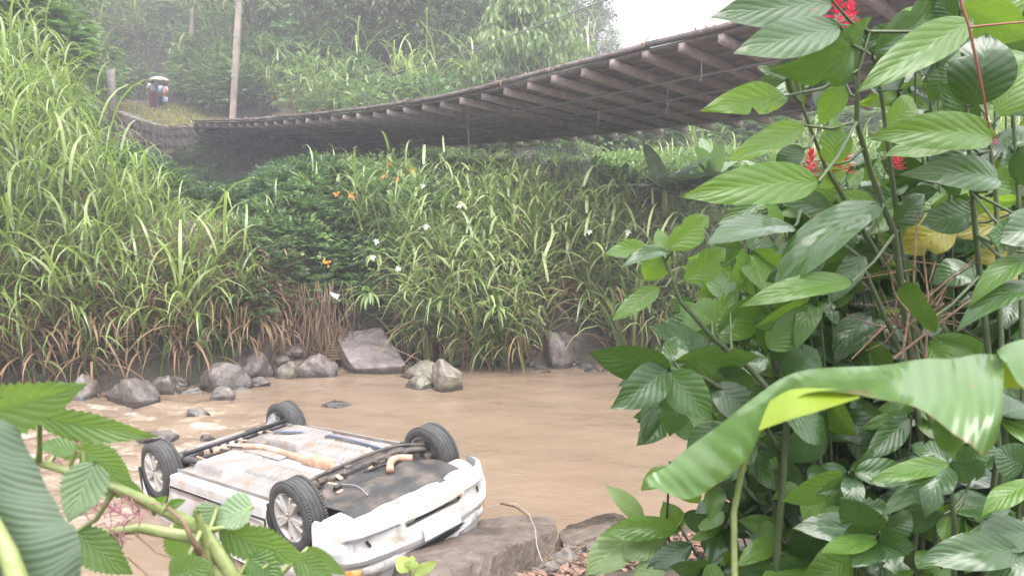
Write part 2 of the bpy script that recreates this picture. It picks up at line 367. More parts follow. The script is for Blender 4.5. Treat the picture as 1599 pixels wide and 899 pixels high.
xs = np.concatenate([np.linspace(-60, -11, 50)[:-1], np.linspace(-11, 9, 200)[:-1], np.linspace(9, 60, 50)])
ys = np.linspace(3.6, 16.6, 130)
setp(mobj('river', grid_mesh('river', xs, ys, wz, [MT['water']], True, foamf)), 'muddy brown river water with broken white water among stones', kind='structure')

# ------------------------------------------------------------------ rocks
def shape_noise(bm, amp, fr, seed, amp2=0.0):
    for v in bm.verts:
        p = v.co*fr+Vector((seed*7.1, seed*3.3, seed)); d = mnoise.noise(p)*amp+mnoise.noise(p*3.1)*(amp2 or amp*.4)+abs(mnoise.noise(p*1.7+Vector((5, 5, 5))))*-.10+mnoise.noise(p*8)*.012
        v.co += v.normal*d
def make_rock(w, h, dep, seed, cuts=16, name='river_rock', mat='rock'):
    rs = random.Random(seed); bm = bmesh.new(); bmesh.ops.create_icosphere(bm, subdivisions=4, radius=1)
    for _ in range(cuts):
        nn = Vector((rs.uniform(-1, 1), rs.uniform(-1, 1), rs.uniform(-.3, 1))).normalized(); d = rs.uniform(.5, .82)
        for v in bm.verts:
            e = v.co.dot(nn)-d
            if e > 0: v.co -= nn*e*.92
    bm.normal_update(); shape_noise(bm, .07, 2.2, seed, .025)
    for v in bm.verts: v.co = Vector((v.co.x*w/2, v.co.y*dep/2, v.co.z*h*.62))
    o = bm_obj(name, bm, MT[mat], None, True); return o
# px box (cx, bottom y, width, height), label
ROCKS = [(196, 634, 86, 48, 'flat-topped brown boulder at the water edge, widest of the stones behind the two car wheels', 'rock'),
    (247, 616, 52, 36, 'rounded brown boulder just beside the flat-topped boulder on the far shore', 'rock'),
    (334, 612, 82, 46, 'long humped grey boulder leaning on the far shore above the car axle', 'rock'),
    (343, 627, 46, 28, 'small pale angular stone in the water below the humped boulder', 'rock'),
    (392, 594, 66, 46, 'big grey boulder under the dry cane stalks behind the rear wheel', 'rock'),
    (120, 626, 52, 36, 'black wet stone beside a thin upright stick', 'rock'),
    (280, 592, 54, 32, 'brown stone half buried under hanging grass', 'rock'),
    (160, 600, 50, 26, 'dull low stone behind the flat-topped boulder', 'rock'),
    (398, 604, 42, 15, 'low flat stone at the water line below the big grey boulder', 'rock'),
    (572, 540, 74, 56, 'dark rounded boulder behind the large flat slab', 'rock'),
    (656, 593, 56, 32, 'mossy block touching the lower corner of the large slab', 'rockmoss'),
    (655, 607, 42, 22, 'small pinkish rounded stone in the water by the large slab', 'rockmoss'),
    (700, 612, 60, 52, 'pointed mossy stone rising out of the water beside the slab', 'rockmoss'),
    (880, 572, 84, 66, 'large rounded boulder under the grass at the far shore', 'rock'),
    (936, 562, 56, 36, 'pale low boulder at the far shore beside the large rounded boulder', 'rockmoss'),
    (420, 552, 34, 62, 'upright narrow stone among the hanging roots', 'rock'),
    (494, 592, 62, 46, 'grey-blue rough stone at the foot of the dead roots', 'rock'),
    (446, 592, 56, 26, 'low reddish stone heap beside the grey-blue rough stone', 'rockmoss'),
    (303, 655, 36, 20, 'dark stone breaking the white water of the rapids', 'rock'),
    (236, 690, 60, 14, 'dark stone barely showing in the rapids behind the rear wheel', 'rock'),
    (520, 636, 44, 8, 'flat dark stone just breaking the calm brown water', 'rock'),
    (318, 690, 26, 9, 'tiny dark stone awash behind the overturned car', 'rock')]
for i, (cx, by, w, h, lab, mt) in enumerate(ROCKS):
    p = on_z(cx, by, 0); dep = p.y; k = dep/FPX
    o = make_rock(w*k*1.35, h*k*1.55, w*k*1.0, 11+i, mat=mt)
    o.location = (p.x, p.y+w*k*.35, h*k*.16); o.rotation_euler = (0, 0, random.uniform(-.4, .4))
    setp(o, lab, 'rock', 'boulders and stones along the far shore')
def hull(name, pts, mat, label, seed, amp=.03, fr=2.5, cuts=3, terr_=0.0):
    c = sum((Vector(p) for p in pts), Vector())/len(pts)
    bm = bmesh.new()
    for p in pts: bm.verts.new(Vector(p)-c)
    bmesh.ops.convex_hull(bm, input=bm.verts[:])
    bmesh.ops.triangulate(bm, faces=bm.faces[:])
    for _ in range(cuts):
        bmesh.ops.subdivide_edges(bm, edges=bm.edges[:], cuts=1, use_grid_fill=True)
        bmesh.ops.triangulate(bm, faces=bm.faces[:])
    bm.normal_update()
    for v in bm.verts:
        p = v.co*fr+Vector((seed, seed*2, 0)); d = mnoise.noise(p)*amp+mnoise.noise(p*2.7)*amp*.5+mnoise.noise(p*7)*amp*.22
        if terr_:
            q = v.co+c; lay = (q.z*9+.8*mnoise.noise(q*1.3)) % 1.0
            d -= terr_*(sstep(.55, .8, lay)-sstep(.85, 1, lay)*1.0)
        v.co += v.normal*d
    o = bm_obj(name, bm, MT[mat], None, False); o.location = c
    return setp(o, label, 'rock')
Z0 = lambda px, py, z: on_z(px, py, z)
# the big leaning slab
def yb(px, py, y): return at_y(px, py, y)
hull('slab_rock', [yb(526, 527, 15.0), yb(536, 519, 15.15), yb(594, 512, 15.3), yb(605, 524, 15.15), yb(633, 568, 14.25), yb(628, 572, 14.15), yb(556, 576, 14.15),
    yb(546, 566, 14.2), yb(556, 592, 14.2), yb(630, 592, 14.2), yb(527, 548, 15.0), yb(600, 600, 15.4), yb(632, 600, 14.6), yb(545, 600, 14.5)], 'slab',
    'large flat grey slab tilted on the far shore, a twig lying on it', 4, .03, 2.6, 5)
# the brown ledge in front of the car
hull('rock_ledge', [P(628, 868, 6.1), P(660, 845, 6.6), P(745, 812, 7.2), P(800, 803, 7.35), P(862, 807, 7.3), P(870, 826, 6.9), P(800, 850, 6.3), P(770, 868, 6.0), P(700, 890, 5.6), P(655, 912, 5.4),
    P(640, 935, 5.5), P(868, 905, 6.6), P(740, 985, 5.5), P(640, 990, 5.8), P(870, 860, 7.4), P(700, 870, 7.4), P(600, 900, 6.4)], 'ledge',
    'long brown rock ledge at the near bank against the front of the overturned car', 6, .018, 4.5, 5, .0)
hull('rock_ledge', [P(872, 832, 7.4), P(890, 817, 7.8), P(960, 799, 8.2), P(992, 812, 8.1), P(985, 830, 7.4), P(930, 838, 7.0), P(880, 850, 6.9), P(890, 900, 6.8), P(985, 880, 7.2), P(1000, 860, 8.2), P(880, 870, 8.0)], 'ledge',
    'dark-faced block of brown rock continuing the near ledge towards the leafy bush', 9, .018, 4.5, 5, .0)
for i, (px, py, s_, lab) in enumerate([(925, 868, .09, 'grey fist-sized stone among the leaf litter below the ledge'), (880, 880, .13, 'blue-grey pebbly stone in the leaf litter in front of the ledge'),
        (860, 893, .11, 'brown stone at the lower edge of the leaf litter'), (965, 862, .07, 'small pinkish stone in the litter beneath the pale leaf')]):
    p = on_z(px, py, .42); o = make_rock(s_*2, s_*1.6, s_*2, 70+i, 7, 'stone'); o.location = (p.x, p.y, terr(p.x, p.y)+s_*.3); setp(o, lab, 'stone', 'small stones on the near bank')

tfp = []
for _ in range(260):
    px = random.uniform(-80, 960); x = px; p = on_z(px, 590, 0); ys_ = interp(p.x, SHORE); p = Vector(((px-799.5)/FPX*ys_, ys_, 0)); p.y += random.uniform(-.35, .45); s_ = random.choice([.1, .13, .18, .25, .34])*random.uniform(.7, 1.3); tfp.append((random.randrange(5), p+Vector((0, 0, max(-.05, terr(p.x, p.y))+.0)), s_))
bmp = bmesh.new()
for k, p, s_ in tfp:
    bmx = bmesh.new(); bmesh.ops.create_icosphere(bmx, subdivisions=2, radius=.5)
    rs_ = random.Random(int(p.x*1e4)); 
    for _ in range(6):
        nn = Vector((rs_.uniform(-1, 1), rs_.uniform(-1, 1), rs_.uniform(-.4, 1))).normalized()
        for v in bmx.verts:
            e = v.co.dot(nn)-.32
            if e > 0: v.co -= nn*e*.9
    for v in bmx.verts: v.co = Vector((v.co.x*s_*1.3, v.co.y*s_, v.co.z*s_*.75))+p
    me = bpy.data.meshes.new('t'); bmx.to_mesh(me); bmx.free(); bmp.from_mesh(me); bpy.data.meshes.remove(me)
setp(bm_obj('shore_stones', bmp, MT['rock']), 'scatter of small wet stones along the far water edge', kind='stuff')
# ------------------------------------------------------------------ far bank plants
def ground_at(px, y):
    """point of the ground at world depth y under the photo column px"""
    x = (px-799.5)/FPX*y; return Vector((x, y, terr(x, y)))
def limit_z(px, y, line): return at_y(px, interp(px, line), y).z
TOP = [(-300, -300), (100, -60), (160, 60), (183, 128), (200, 205), (240, 235), (300, 262), (338, 318), (352, 335), (400, 320), (470, 262), (560, 238), (700, 236), (800, 238), (900, 246), (960, 268), (1000, 325), (1100, 345), (1200, 300), (1700, 250)]
def cane_variant(seed, tall=1.0, dryn=.25):
    rs = random.Random(seed); q = QB()
    for s_ in range(rs.randint(3, 5)):
        a0 = rs.uniform(0, 6.28); bx, by = math.cos(a0)*rs.uniform(.05, .35), math.sin(a0)*rs.uniform(.05, .35)
        h = rs.uniform(.9, 2.0)*tall; lean = rs.uniform(.05, .3); la = rs.uniform(0, 6.28)
        pts = [(bx+math.cos(la)*lean*h*f*f, by+math.sin(la)*lean*h*f*f, h*f) for f in (0, .35, .7, 1)]
        tt = rs.uniform(.2, .8); q.tube(pts, [.016, .013, .01, .005], 4, tt*.7)
        nl = rs.randint(8, 10)
        for i in range(nl):
            f = .18+.82*i/(nl-1); p = Vector(pts[0]).lerp(Vector(pts[3]), f); p.x = bx+math.cos(la)*lean*h*f*f; p.y = by+math.sin(la)*lean*h*f*f; p.z = h*f
            az = i*2.4+rs.uniform(-.5, .5)+a0; el = rs.uniform(.75, 1.3) if f < .9 else rs.uniform(1.15, 1.5)
            dead = f < .45 and rs.random() < dryn*2.2
            q.blade(p, az, el if not dead else rs.uniform(-.2, .5), rs.uniform(1.0, 1.6)*(.8+.3*f), rs.uniform(.034, .058), rs.uniform(1.7, 2.9) if not dead else rs.uniform(1.2, 2), min(1, max(0, tt+rs.uniform(-.3, .3)+.35*(f-.5))), 1 if dead else 0, 6, rs.uniform(-.5, .5))
    return q
def grass_variant(seed, dryn=.2, tall=1.0):
    rs = random.Random(seed); q = QB()
    for i in range(rs.randint(44, 60)):
        a0 = rs.uniform(0, 6.28); r0 = rs.uniform(0, .3); az = a0+rs.uniform(-.9, .9)
        dead = rs.random() < dryn
        L = rs.uniform(.7, 1.45)*tall*(.8 if dead else 1)
        q.blade((math.cos(a0)*r0, math.sin(a0)*r0, 0), az, rs.uniform(1.15, 1.5), L, rs.uniform(.018, .033), rs.uniform(.9, 2.7), rs.uniform(0, 1), 1 if dead else 0, 6, rs.uniform(-.6, .6))
    for i in range(4):
        a0 = rs.uniform(0, 6.28); h = rs.uniform(.8, 1.3)*tall
        pts = [(.2*math.cos(a0), .2*math.sin(a0), 0), (.25*math.cos(a0), .25*math.sin(a0), h*.6), (.4*math.cos(a0), .4*math.sin(a0), h)]
        for k in range(7):
            f = .3+.7*k/6; p = Vector(pts[0]).lerp(Vector(pts[2]), f)
            q.blade(p, k*2.4+a0, rs.uniform(.6, 1.2), rs.uniform(.35, .6), rs.uniform(.025, .04), rs.uniform(1.2, 2.2), rs.uniform(.3, 1), 0, 5)
    return q
def shrub_variant(seed, h=1.0, leafL=.16, n=150, lobes=5, spread=.55, drop=.2, wr=.38):
    rs = random.Random(seed); q = QB()
    for s_ in range(6):
        a = rs.uniform(0, 6.28); e = rs.uniform(.3, 1)
        q.tube([(0, 0, 0), (math.cos(a)*spread*.5*e, math.sin(a)*spread*.5*e, h*.5), (math.cos(a)*spread*e, math.sin(a)*spread*e, h*rs.uniform(.75, 1))], [.018, .012, .004], 4, .3, 1)
    for i in range(n):
        u = rs.uniform(0, 6.28); c = rs.uniform(-.5, 1); rr = rs.uniform(.45, 1)**.5; bump = 1+.25*math.sin(3*u+seed)+.2*math.sin(5*c*3+seed)
        p = Vector((math.cos(u)*math.sqrt(max(0, 1-c*c))*spread*rr*bump, math.sin(u)*math.sqrt(max(0, 1-c*c))*spread*rr*bump, h*.5+c*h*.5*rr*bump))
        if p.z < .03: p.z = .03
        out = Vector((p.x, p.y, (p.z-h*.5)*.6+.1)).normalized(); t = rs.random(); L = leafL*rs.uniform(.65, 1.25)
        up = Vector((rs.uniform(-.4, .4), rs.uniform(-.4, .4), 1)) if rs.random() < .8 else Vector((rs.uniform(-1, 1), rs.uniform(-1, 1), .2))
        for k in range(lobes):
            aa = (k-(lobes-1)/2)*.62; sd = out.cross(Vector((0, 0, 1)))
            sd = sd.normalized() if sd.length > .01 else Vector((1, 0, 0))
            d = out*math.cos(aa)+sd*math.sin(aa)+Vector((0, 0, -drop)); q.leaf(p, d, up, L*(1-.12*abs(k-(lobes-1)/2)), L*wr, t, 0)
    return q
CANE = [cane_variant(s, 1.0, .2) for s in range(8)]
CANE_SHORE = [cane_variant(40+s, .95, .28) for s in range(5)]
GRASS = [grass_variant(80+s) for s in range(7)]
GRASS_DRY = [grass_variant(90+s, .38) for s in range(4)]
SHRUB = [shrub_variant(120+s, 1.1, .19, 150) for s in range(5)]
PALE = [shrub_variant(130+s, 1.3, .20, 150, 1, .7, .25, .5) for s in range(4)]
mesh_c = {}
def shared(kind, i, name, mats):
    k = (kind, i)
    if k not in mesh_c: mesh_c[k] = globals()[kind][i].mesh(name, mats)
    return mesh_c[k]
stuff_tf = dict(CANE=[], GRASS=[], SHRUB=[], PALE=[])
def put(kind, i, name, mats, p, rz, sc, label, cat, group, tilt=0):
    o = mobj(name, shared(kind, i, name, mats)); o.location = p; o.rotation_euler = (random.uniform(-.08, .08)-tilt, random.uniform(-.08, .08), rz); o.scale = (sc, sc, sc)
    return setp(o, label, cat, group, 'thing')
def where(px, py):
    if px < 60: return 'by the picture edge'
    if px < 170: return 'behind the flat-topped boulder'
    if px < 270: return 'above the rear wheel of the car'
    if px < 345: return 'below the bridge landing'
    if px < 440: return 'above the big grey boulder'
    if px < 540: return 'over the hanging dead roots'
    if px < 640: return 'above the tilted slab'
    if px < 740: return 'above the pointed mossy stone'
    if px < 850: return 'over the calm brown water'
    if px < 960: return 'round the large rounded boulder'
    return 'behind the leafy near bush'
placed2 = []
# --- tall cane grass on the steep left bank
rs = random.Random(3); placed = []
cl = dict(s='arching cane grass clump with brown dead stalks', m='tall bright cane grass clump,', g='fine green grass clump on the bank', d='green grass clump with dried brown blades')
n = 0
for _ in range(6000):
    px = rs.uniform(-150, 372); y = 12.6+11*rs.random()**1.7; p = ground_at(px, y)
    d = y-interp(p.x, SHORE)
    if d < .3: continue
    lim = min(limit_z(px, y, TOP), limit_z(px+55, y, TOP)+.25); room = lim-p.z
    if room < .55: continue
    if 300 < px < 372 and y > 18: continue
    md = .36+.025*d
    if any((p-b_).length < md for b_ in placed): continue
    placed.append(p); sc = min(1.1, room/2.5)*rs.uniform(.85, 1.05)
    if d < 2.2 or (n < 190 and rs.random() < .75):
        n += 1
        if d < 1.5: put('CANE_SHORE', rs.randrange(5), 'cane_grass', [MT['cane'], MT['dry']], p-Vector((0, 0, .05)), rs.uniform(0, 6.28), sc, cl['s']+' '+where(px, 0), 'grass clump', 'cane grass clumps low on the left bank', .18)
        else: put('CANE', rs.randrange(8), 'cane_grass', [MT['cane'], MT['dry']], p-Vector((0, 0, .05)), rs.uniform(0, 6.28), sc, cl['m']+(' high up ' if d > 5 else ' half-way up ' if d > 3 else ' low down ')+where(px, 0), 'grass clump', 'cane grass clumps on the steep left bank', .05)
    else: stuff_tf['CANE'].append((rs.randrange(8), p-Vector((0, 0, .05)), rs.uniform(0, 6.28), sc, rs.uniform(-.15, .15)))
# --- finer grass in the middle of the far bank
placed = []; n = 0
for _ in range(9000):
    px = rs.uniform(520, 1300); y = 14.2+9.5*rs.random()**1.5; p = ground_at(px, y); d = y-interp(p.x, SHORE)
    if d < .15 or (825 < px < 965 and d < 1.1) or (px < 655 and d < 1.9) or (px < 600 and d < 3.0): continue
    if px < 640 and rs.random() < (640-px)/120: continue
    room = at_y(px, interp(px, TOP)+14*math.sin(px*.045)+10*math.sin(px*.11+1)+rs.uniform(-8, 14), y).z-p.z
    if room < .4: continue
    md = .36+.035*d
    if any((p-b_).length < md for b_ in placed): continue
    placed.append(p); sc = min(1.75, room/1.45)*rs.uniform(.85, 1.1)
    if d < 1.6 or (n < 150 and rs.random() < .7):
        n += 1
        if d < 1.7 or rs.random() < .25: put('GRASS_DRY', rs.randrange(4), 'grass_clump', [MT['grass'], MT['dry']], p-Vector((0, 0, .04)), rs.uniform(0, 6.28), sc, cl['d']+' '+where(px, 0), 'grass clump', 'grass clumps with dry blades on the middle bank', .25 if d < 1.2 else .05)
        else: put('GRASS', rs.randrange(7), 'grass_clump', [MT['grass'], MT['dry']], p-Vector((0, 0, .04)), rs.uniform(0, 6.28), sc, cl['g']+' '+where(px, 0), 'grass clump', 'green grass clumps on the middle bank', .05)
    else: stuff_tf['GRASS'].append((rs.randrange(7), p-Vector((0, 0, .04)), rs.uniform(0, 6.28), sc, rs.uniform(-.15, .15)))
# --- broad-leaved dark shrubs between them (below and right of the bridge end)
STOP = [(300, 345), (340, 335), (395, 322), (430, 268), (475, 242), (560, 238), (800, 240), (1200, 240)]
placed = []; n = 0
for _ in range(3000):
    px = rs.uniform(345, 700); y = 14.4+9*rs.random(); p = ground_at(px, y); d = y-interp(p.x, SHORE)
    if d < .6 or (400 < px < 640 and d < .8): continue
    if px > 560 and (y < 17.5 and rs.random() < (px-560)/70): continue
    room = limit_z(px, y, STOP)-p.z
    if room < .4 or any((p-b_).length < .62 for b_ in placed): continue
    placed.append(p); sc = min(1.15, room/1.35)*rs.uniform(.8, 1.05); n += 1
    put('SHRUB', rs.randrange(5), 'leafy_shrub', [MT['shrub'], MT['stem']], p, rs.uniform(0, 6.28), sc, 'dark green lobed-leaved shrub '+where(px, 0)+(', near the water' if d < 2.2 else ', half-way up' if d < 5 else ', just under the bridge'), 'shrub', 'dark lobed shrubs on the middle bank')
for _ in range(400):
    px = rs.uniform(350, 640); y = 14.9+8*rs.random(); p = ground_at(px, y); d = y-interp(p.x, SHORE); room = limit_z(px, y, STOP)-p.z
    if d < .8 or room < .5 or any((p-b_).length < .95 for b_ in placed2): continue
    placed2.append(p); w_ = where(px, 400)
    if rs.random() < .6: put('PALE', rs.randrange(4), 'broadleaf_bush', [MT['pale'], MT['stem']], p+Vector((0, 0, .15)), rs.uniform(0, 6.28), min(1.0, room/1.5)*rs.uniform(.8, 1.0), 'pale broad-leaved bush among dark shrubs '+w_, 'bush', 'pale bushes among the dark shrubs')
    else: put('CANE', rs.randrange(8), 'cane_grass', [MT['cane'], MT['dry']], p, rs.uniform(0, 6.28), min(.8, room/2.4), 'clump of cane grass among the dark shrubs '+w_, 'grass clump', 'cane grass among the dark shrubs')
# a few orange-leaved sprigs and white ginger flowers
for (px, py, y, lab) in [(607, 257, 19.5, 'orange leaf sprig high on the bank just under the bridge edge'), (598, 275, 19, 'small orange leaf sprig below the highest one under the bridge'), (620, 280, 19, 'bright orange leaf sprig among dark shrubs, upper group'),
        (549, 306, 17.5, 'orange leaf sprig beside pale stalks in the middle of the bank'), (525, 303, 17.5, 'faint orange leaf sprig left of another at mid-bank'), (510, 410, 15.6, 'orange leaf sprig low in the dark shrubs above the dead roots'), (645, 268, 19, 'yellow-orange leaf sprig next to grass under the bridge')]:
    q = QB()
    for k in range(9):
        a = k*.7; q.leaf((rs.uniform(-.04, .04), rs.uniform(-.04, .04), rs.uniform(-.04, .04)), (math.cos(a), -.5, math.sin(a)), (0, -1, .3), .07, .05, rs.random())
    o = q.obj('orange_sprig', MT['orange']); o.location = at_y(px, py, y-.9); setp(o, lab, 'leaf sprig', 'orange leaf sprigs on the middle bank')
for (px, py, y, lab) in [(660, 290, 17.5, 'white ginger flower topmost on the grassy bank'), (717, 321, 16.8, 'white ginger flower in the middle of the tall grass'), (666, 354, 16, 'ragged white flower left of the brown dry grass'), (588, 377, 15.6, 'white flower at the edge of the dark shrubs'),
        (583, 402, 15.4, 'small white flower just below another at the shrub edge'), (622, 419, 15.3, 'lowest white flower over dry stalks'), (920, 362, 15.8, 'small white flower at the grass end near banana plants'), (980, 363, 15.8, 'white flower spread wide next to the bright leafy shoot')]:
    q = QB()
    for k in range(7):
        a = k*.9+rs.random(); q.leaf((0, 0, 0), (math.cos(a), -.7, math.sin(a)), (0, -1, .5), .075, .04, rs.random())
    o = q.obj('ginger_flower', MT['white']); o.location = at_y(px, py, y-.8); setp(o, lab, 'flower', 'white flowers on the far bank')
# ginger-like broad blades drooping over the shore at the right of the slab
for i, (px, py, y, lab) in enumerate([(775, 500, 14.6, 'drooping fan of broad green blades hanging over the water'), (690, 490, 14.9, 'fan of broad green blades beside the dry grass above the slab'), (578, 478, 15.2, 'pale drooping blades just above the dark rounded boulder'), (980, 490, 15, 'drooping broad blades behind the bright leafy shoot'), (590, 420, 15.4, 'pale fan of pointed blades under the white flowers')]):
    q = QB()
    for k in range(16):
        q.blade((0, 0, 0), -1.57+rs.uniform(-1.4, 1.4), rs.uniform(-.2, .9), rs.uniform(.4, .65), rs.uniform(.05, .075), rs.uniform(1.2, 2.2), rs.random(), 0, 6)
    o = q.obj('ginger_plant', MT['pale']); o.location = at_y(px, py-20, y-.5); setp(o, lab, 'plant', 'drooping broad-bladed plants at the shore')
# --- hanging dead roots and stalks at the water's edge
def strands(n, f, mat, name, label, cat, kind=None):
    q = QB()
    for _ in range(n): f(q)
    return setp(q.obj(name, mat), label, cat, None, kind)
def rootf(q):
    px = rs.gauss(474, 34); py = rs.uniform(438, 520); y = 14.9+rs.uniform(-.2, .4); a = at_y(px, py, y); L = rs.uniform(.3, 1.1)
    q.tube([a, a+Vector((rs.uniform(-.1, .1), -.08, -L*.5)), a+Vector((rs.uniform(-.25, .25), -.12, -L))], [rs.uniform(.006, .014)]*2+[.003], 4, rs.random())
strands(330, rootf, MT['brownstem'], 'root_tangle', 'brown curtain of dead hanging roots on the bank left of the flat slab', 'roots')
def drysf(q):
    px = rs.uniform(-60, 420); y0 = 12.2+max(0, px)*.004+rs.uniform(.5, 1.5); p = ground_at(px, y0); p = ground_at(px, max(y0, interp(p.x, SHORE)+.5)); L = rs.uniform(.35, 1.2)
    d = Vector((rs.uniform(-1, 1), rs.uniform(-.6, .2), rs.uniform(-.3, .6))).normalized(); b = p+Vector((0, 0, rs.uniform(.1, .8)))
    q.tube([b, b+d*L*.5+Vector((0, 0, .04)), b+d*L], [.009, .007, .003], 3, rs.random())
strands(1900, drysf, MT['dry'], 'dead_stalks', 'litter of dead brown stalks along the foot of the left bank', 'dead stalks', 'stuff')
def hangf(q):
    px = rs.choice([rs.uniform(-60, 440), rs.uniform(-60, 440), rs.uniform(600, 900)]); y0 = 15.4; p = ground_at(px, y0); s_ = interp(p.x, SHORE); p = ground_at(px, s_+rs.uniform(.7, 1.6)); p.z += rs.uniform(.25, .9)
    for k in range(3): q.blade(p+Vector((rs.uniform(-.1, .1), 0, 0)), -1.57+rs.uniform(-1, 1), rs.uniform(-.4, .8), rs.uniform(.4, .95), rs.uniform(.02, .045), rs.uniform(1.6, 2.3), rs.random(), 0, 5)
strands(260, hangf, MT['dry'], 'dry_leaves', 'hanging dry brown grass leaves along the far shore', 'dry grass', 'stuff')
for (px0, py0, px1, py1, y0, y1, r, lab, mt) in [(143, 565, 145, 629, 12.6, 12.4, .022, 'thin upright stick by the black wet stone', 'dry'), (600, 522, 662, 501, 14.7, 14.8, .02, 'straight pale stalk leaning up from the top of the slab', 'dry'),
        (578, 535, 668, 568, 14.6, 14.1, .014, 'dark bent twig lying across the flat slab', 'brownstem'), (632, 566, 662, 546, 14.1, 14.5, .014, 'short yellow stalk at the lower corner of the slab', 'dry'), (527, 525, 520, 462, 14.9, 15.2, .016, 'curved brown vine hanging beside the dead roots', 'brownstem'), (443, 500, 437, 560, 14.5, 14.4, .03, 'pale broken stalk standing in the dead roots', 'dry'), (100, 510, 105, 537, 12.9, 12.7, .02, 'broken cane leaning at the foot of the left bank', 'dry')]:
    a, b2 = at_y(px0, py0, y0), at_y(px1, py1, y1); q = QB(); mdp = (a+b2)/2+Vector((0, 0, .05)); q.tube([a, mdp, b2], [r, r*.9, r*.5], 6, .5, 0, True)
    setp(q.obj('stick', MT[mt]), lab, 'stick', 'sticks along the far shore')
# woven mat behind the roots: slats one above the other, posts in front
t = thing('woven_mat', 'panel of horizontal cane slats lying against the bank between roots and slab', 'woven mat', at_y(512, 545, 14.75))
for k in range(11):
    q = QB(); q.box((rs.uniform(-.02, .02), k*.035, -.19+k*.05), ((.32, 0, rs.uniform(-.01, .01)), (0, .012, 0), (0, 0, .017)), .5); q.obj('slat', MT['dry'], t)
for k in (-.2, .05, .25):
    q = QB(); q.box((k, .16, .04), ((.014, 0, 0), (0, .012, 0), (0, .18, .27)), .3); q.obj('tie', MT['brownstem'], t)
# pale rag caught on the roots
q = QB()
for k in range(5): q.blade((k*.03, 0, 0), -1.57, .9-k*.1, .26, .09, 2.1, .5, 0, 5)
o = q.obj('plastic_rag', M('dull_plastic', (.5, .52, .52), rough=.35)); o.location = at_y(520, 462, 14.9); setp(o, 'grey-white plastic rag snagged in the dead roots', 'plastic rag')

# --- hillside cover and trees behind the bridge
def in_path(p): 
    for i in range(len(PATH)-1):
        a, b = PATH[i], PATH[i+1]; d = b-a; t = max(0, min(1, (p.xy-a).dot(d)/d.dot(d)))
        if (p.xy-(a+d*t)).length < 2.4: return True
    return False
BLOW = [(0, 215), (300, 225), (400, 232), (485, 238), (650, 245), (800, 243), (900, 240), (1100, 222), (1200, 212), (1350, 190), (1490, 168), (1700, 128), (2200, 20)]
for _ in range(2300):
    y = 21+42*rs.random()**1.6; px = rs.uniform(-160, 1750); p = ground_at(px, y)
    if in_path(p) or (31.5 < y < 39 and 170 < px < 480): continue
    if 480 > px > 330 and y < 25: continue
    if 200 < px < 340 and 38 < y < 50 and p.x > -23: 
        if y < 47: continue
    k = rs.random(); sc = rs.uniform(1.0, 1.9)*(1+.012*(y-25))
    if y < 36 and px > 100 and px < 500:
        room = min(limit_z(px, y, TOP), limit_z(px+40, y, TOP))-p.z
        if room < .3: continue
        sc = min(sc, room/2.5)
    if y < 33.5 and px >= 330:
        room = limit_z(px, y, BLOW)-p.z
        if room < .3: continue
        sc = min(sc, room/2.4)
    if k < .35: stuff_tf['PALE'].append((rs.randrange(4), p, rs.uniform(0, 6.28), sc, rs.uniform(-.2, .2)))
    elif k < .6: stuff_tf['SHRUB'].append((rs.randrange(5), p, rs.uniform(0, 6.28), sc*1.3, rs.uniform(-.1, .3)))
    elif px < 330 or k < .8: stuff_tf['CANE'].append((rs.randrange(8), p, rs.uniform(0, 6.28), sc*1.0, rs.uniform(-.1, .25)))
    else: stuff_tf['GRASS'].append((rs.randrange(7), p, rs.uniform(0, 6.28), sc*1.2, rs.uniform(-.1, .25)))
for _ in range(420):
    y = rs.uniform(46, 80); px = rs.uniform(120, 460); p = ground_at(px, y)
    if in_path(p) or (y < 50 and p.x > -24 and px < 330): continue
    k = rs.random(); sc = rs.uniform(1.3, 2.2); stuff_tf['CANE' if k < .4 else 'PALE' if k < .8 else 'SHRUB'].append((rs.randrange(4), p, rs.uniform(0, 6.28), sc, rs.uniform(0, .3)))
# growth in the hollow under the bridge end, leaf tint darkened for its shade
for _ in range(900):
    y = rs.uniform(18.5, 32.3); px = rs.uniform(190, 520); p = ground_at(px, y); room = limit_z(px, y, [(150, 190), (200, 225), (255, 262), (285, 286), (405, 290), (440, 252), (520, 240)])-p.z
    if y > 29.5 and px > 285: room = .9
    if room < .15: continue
    stuff_tf['SHRUB'].append((rs.randrange(5), p-Vector((0, 0, .1)), rs.uniform(0, 6.28), min(1.4, room/1.2), -.5))
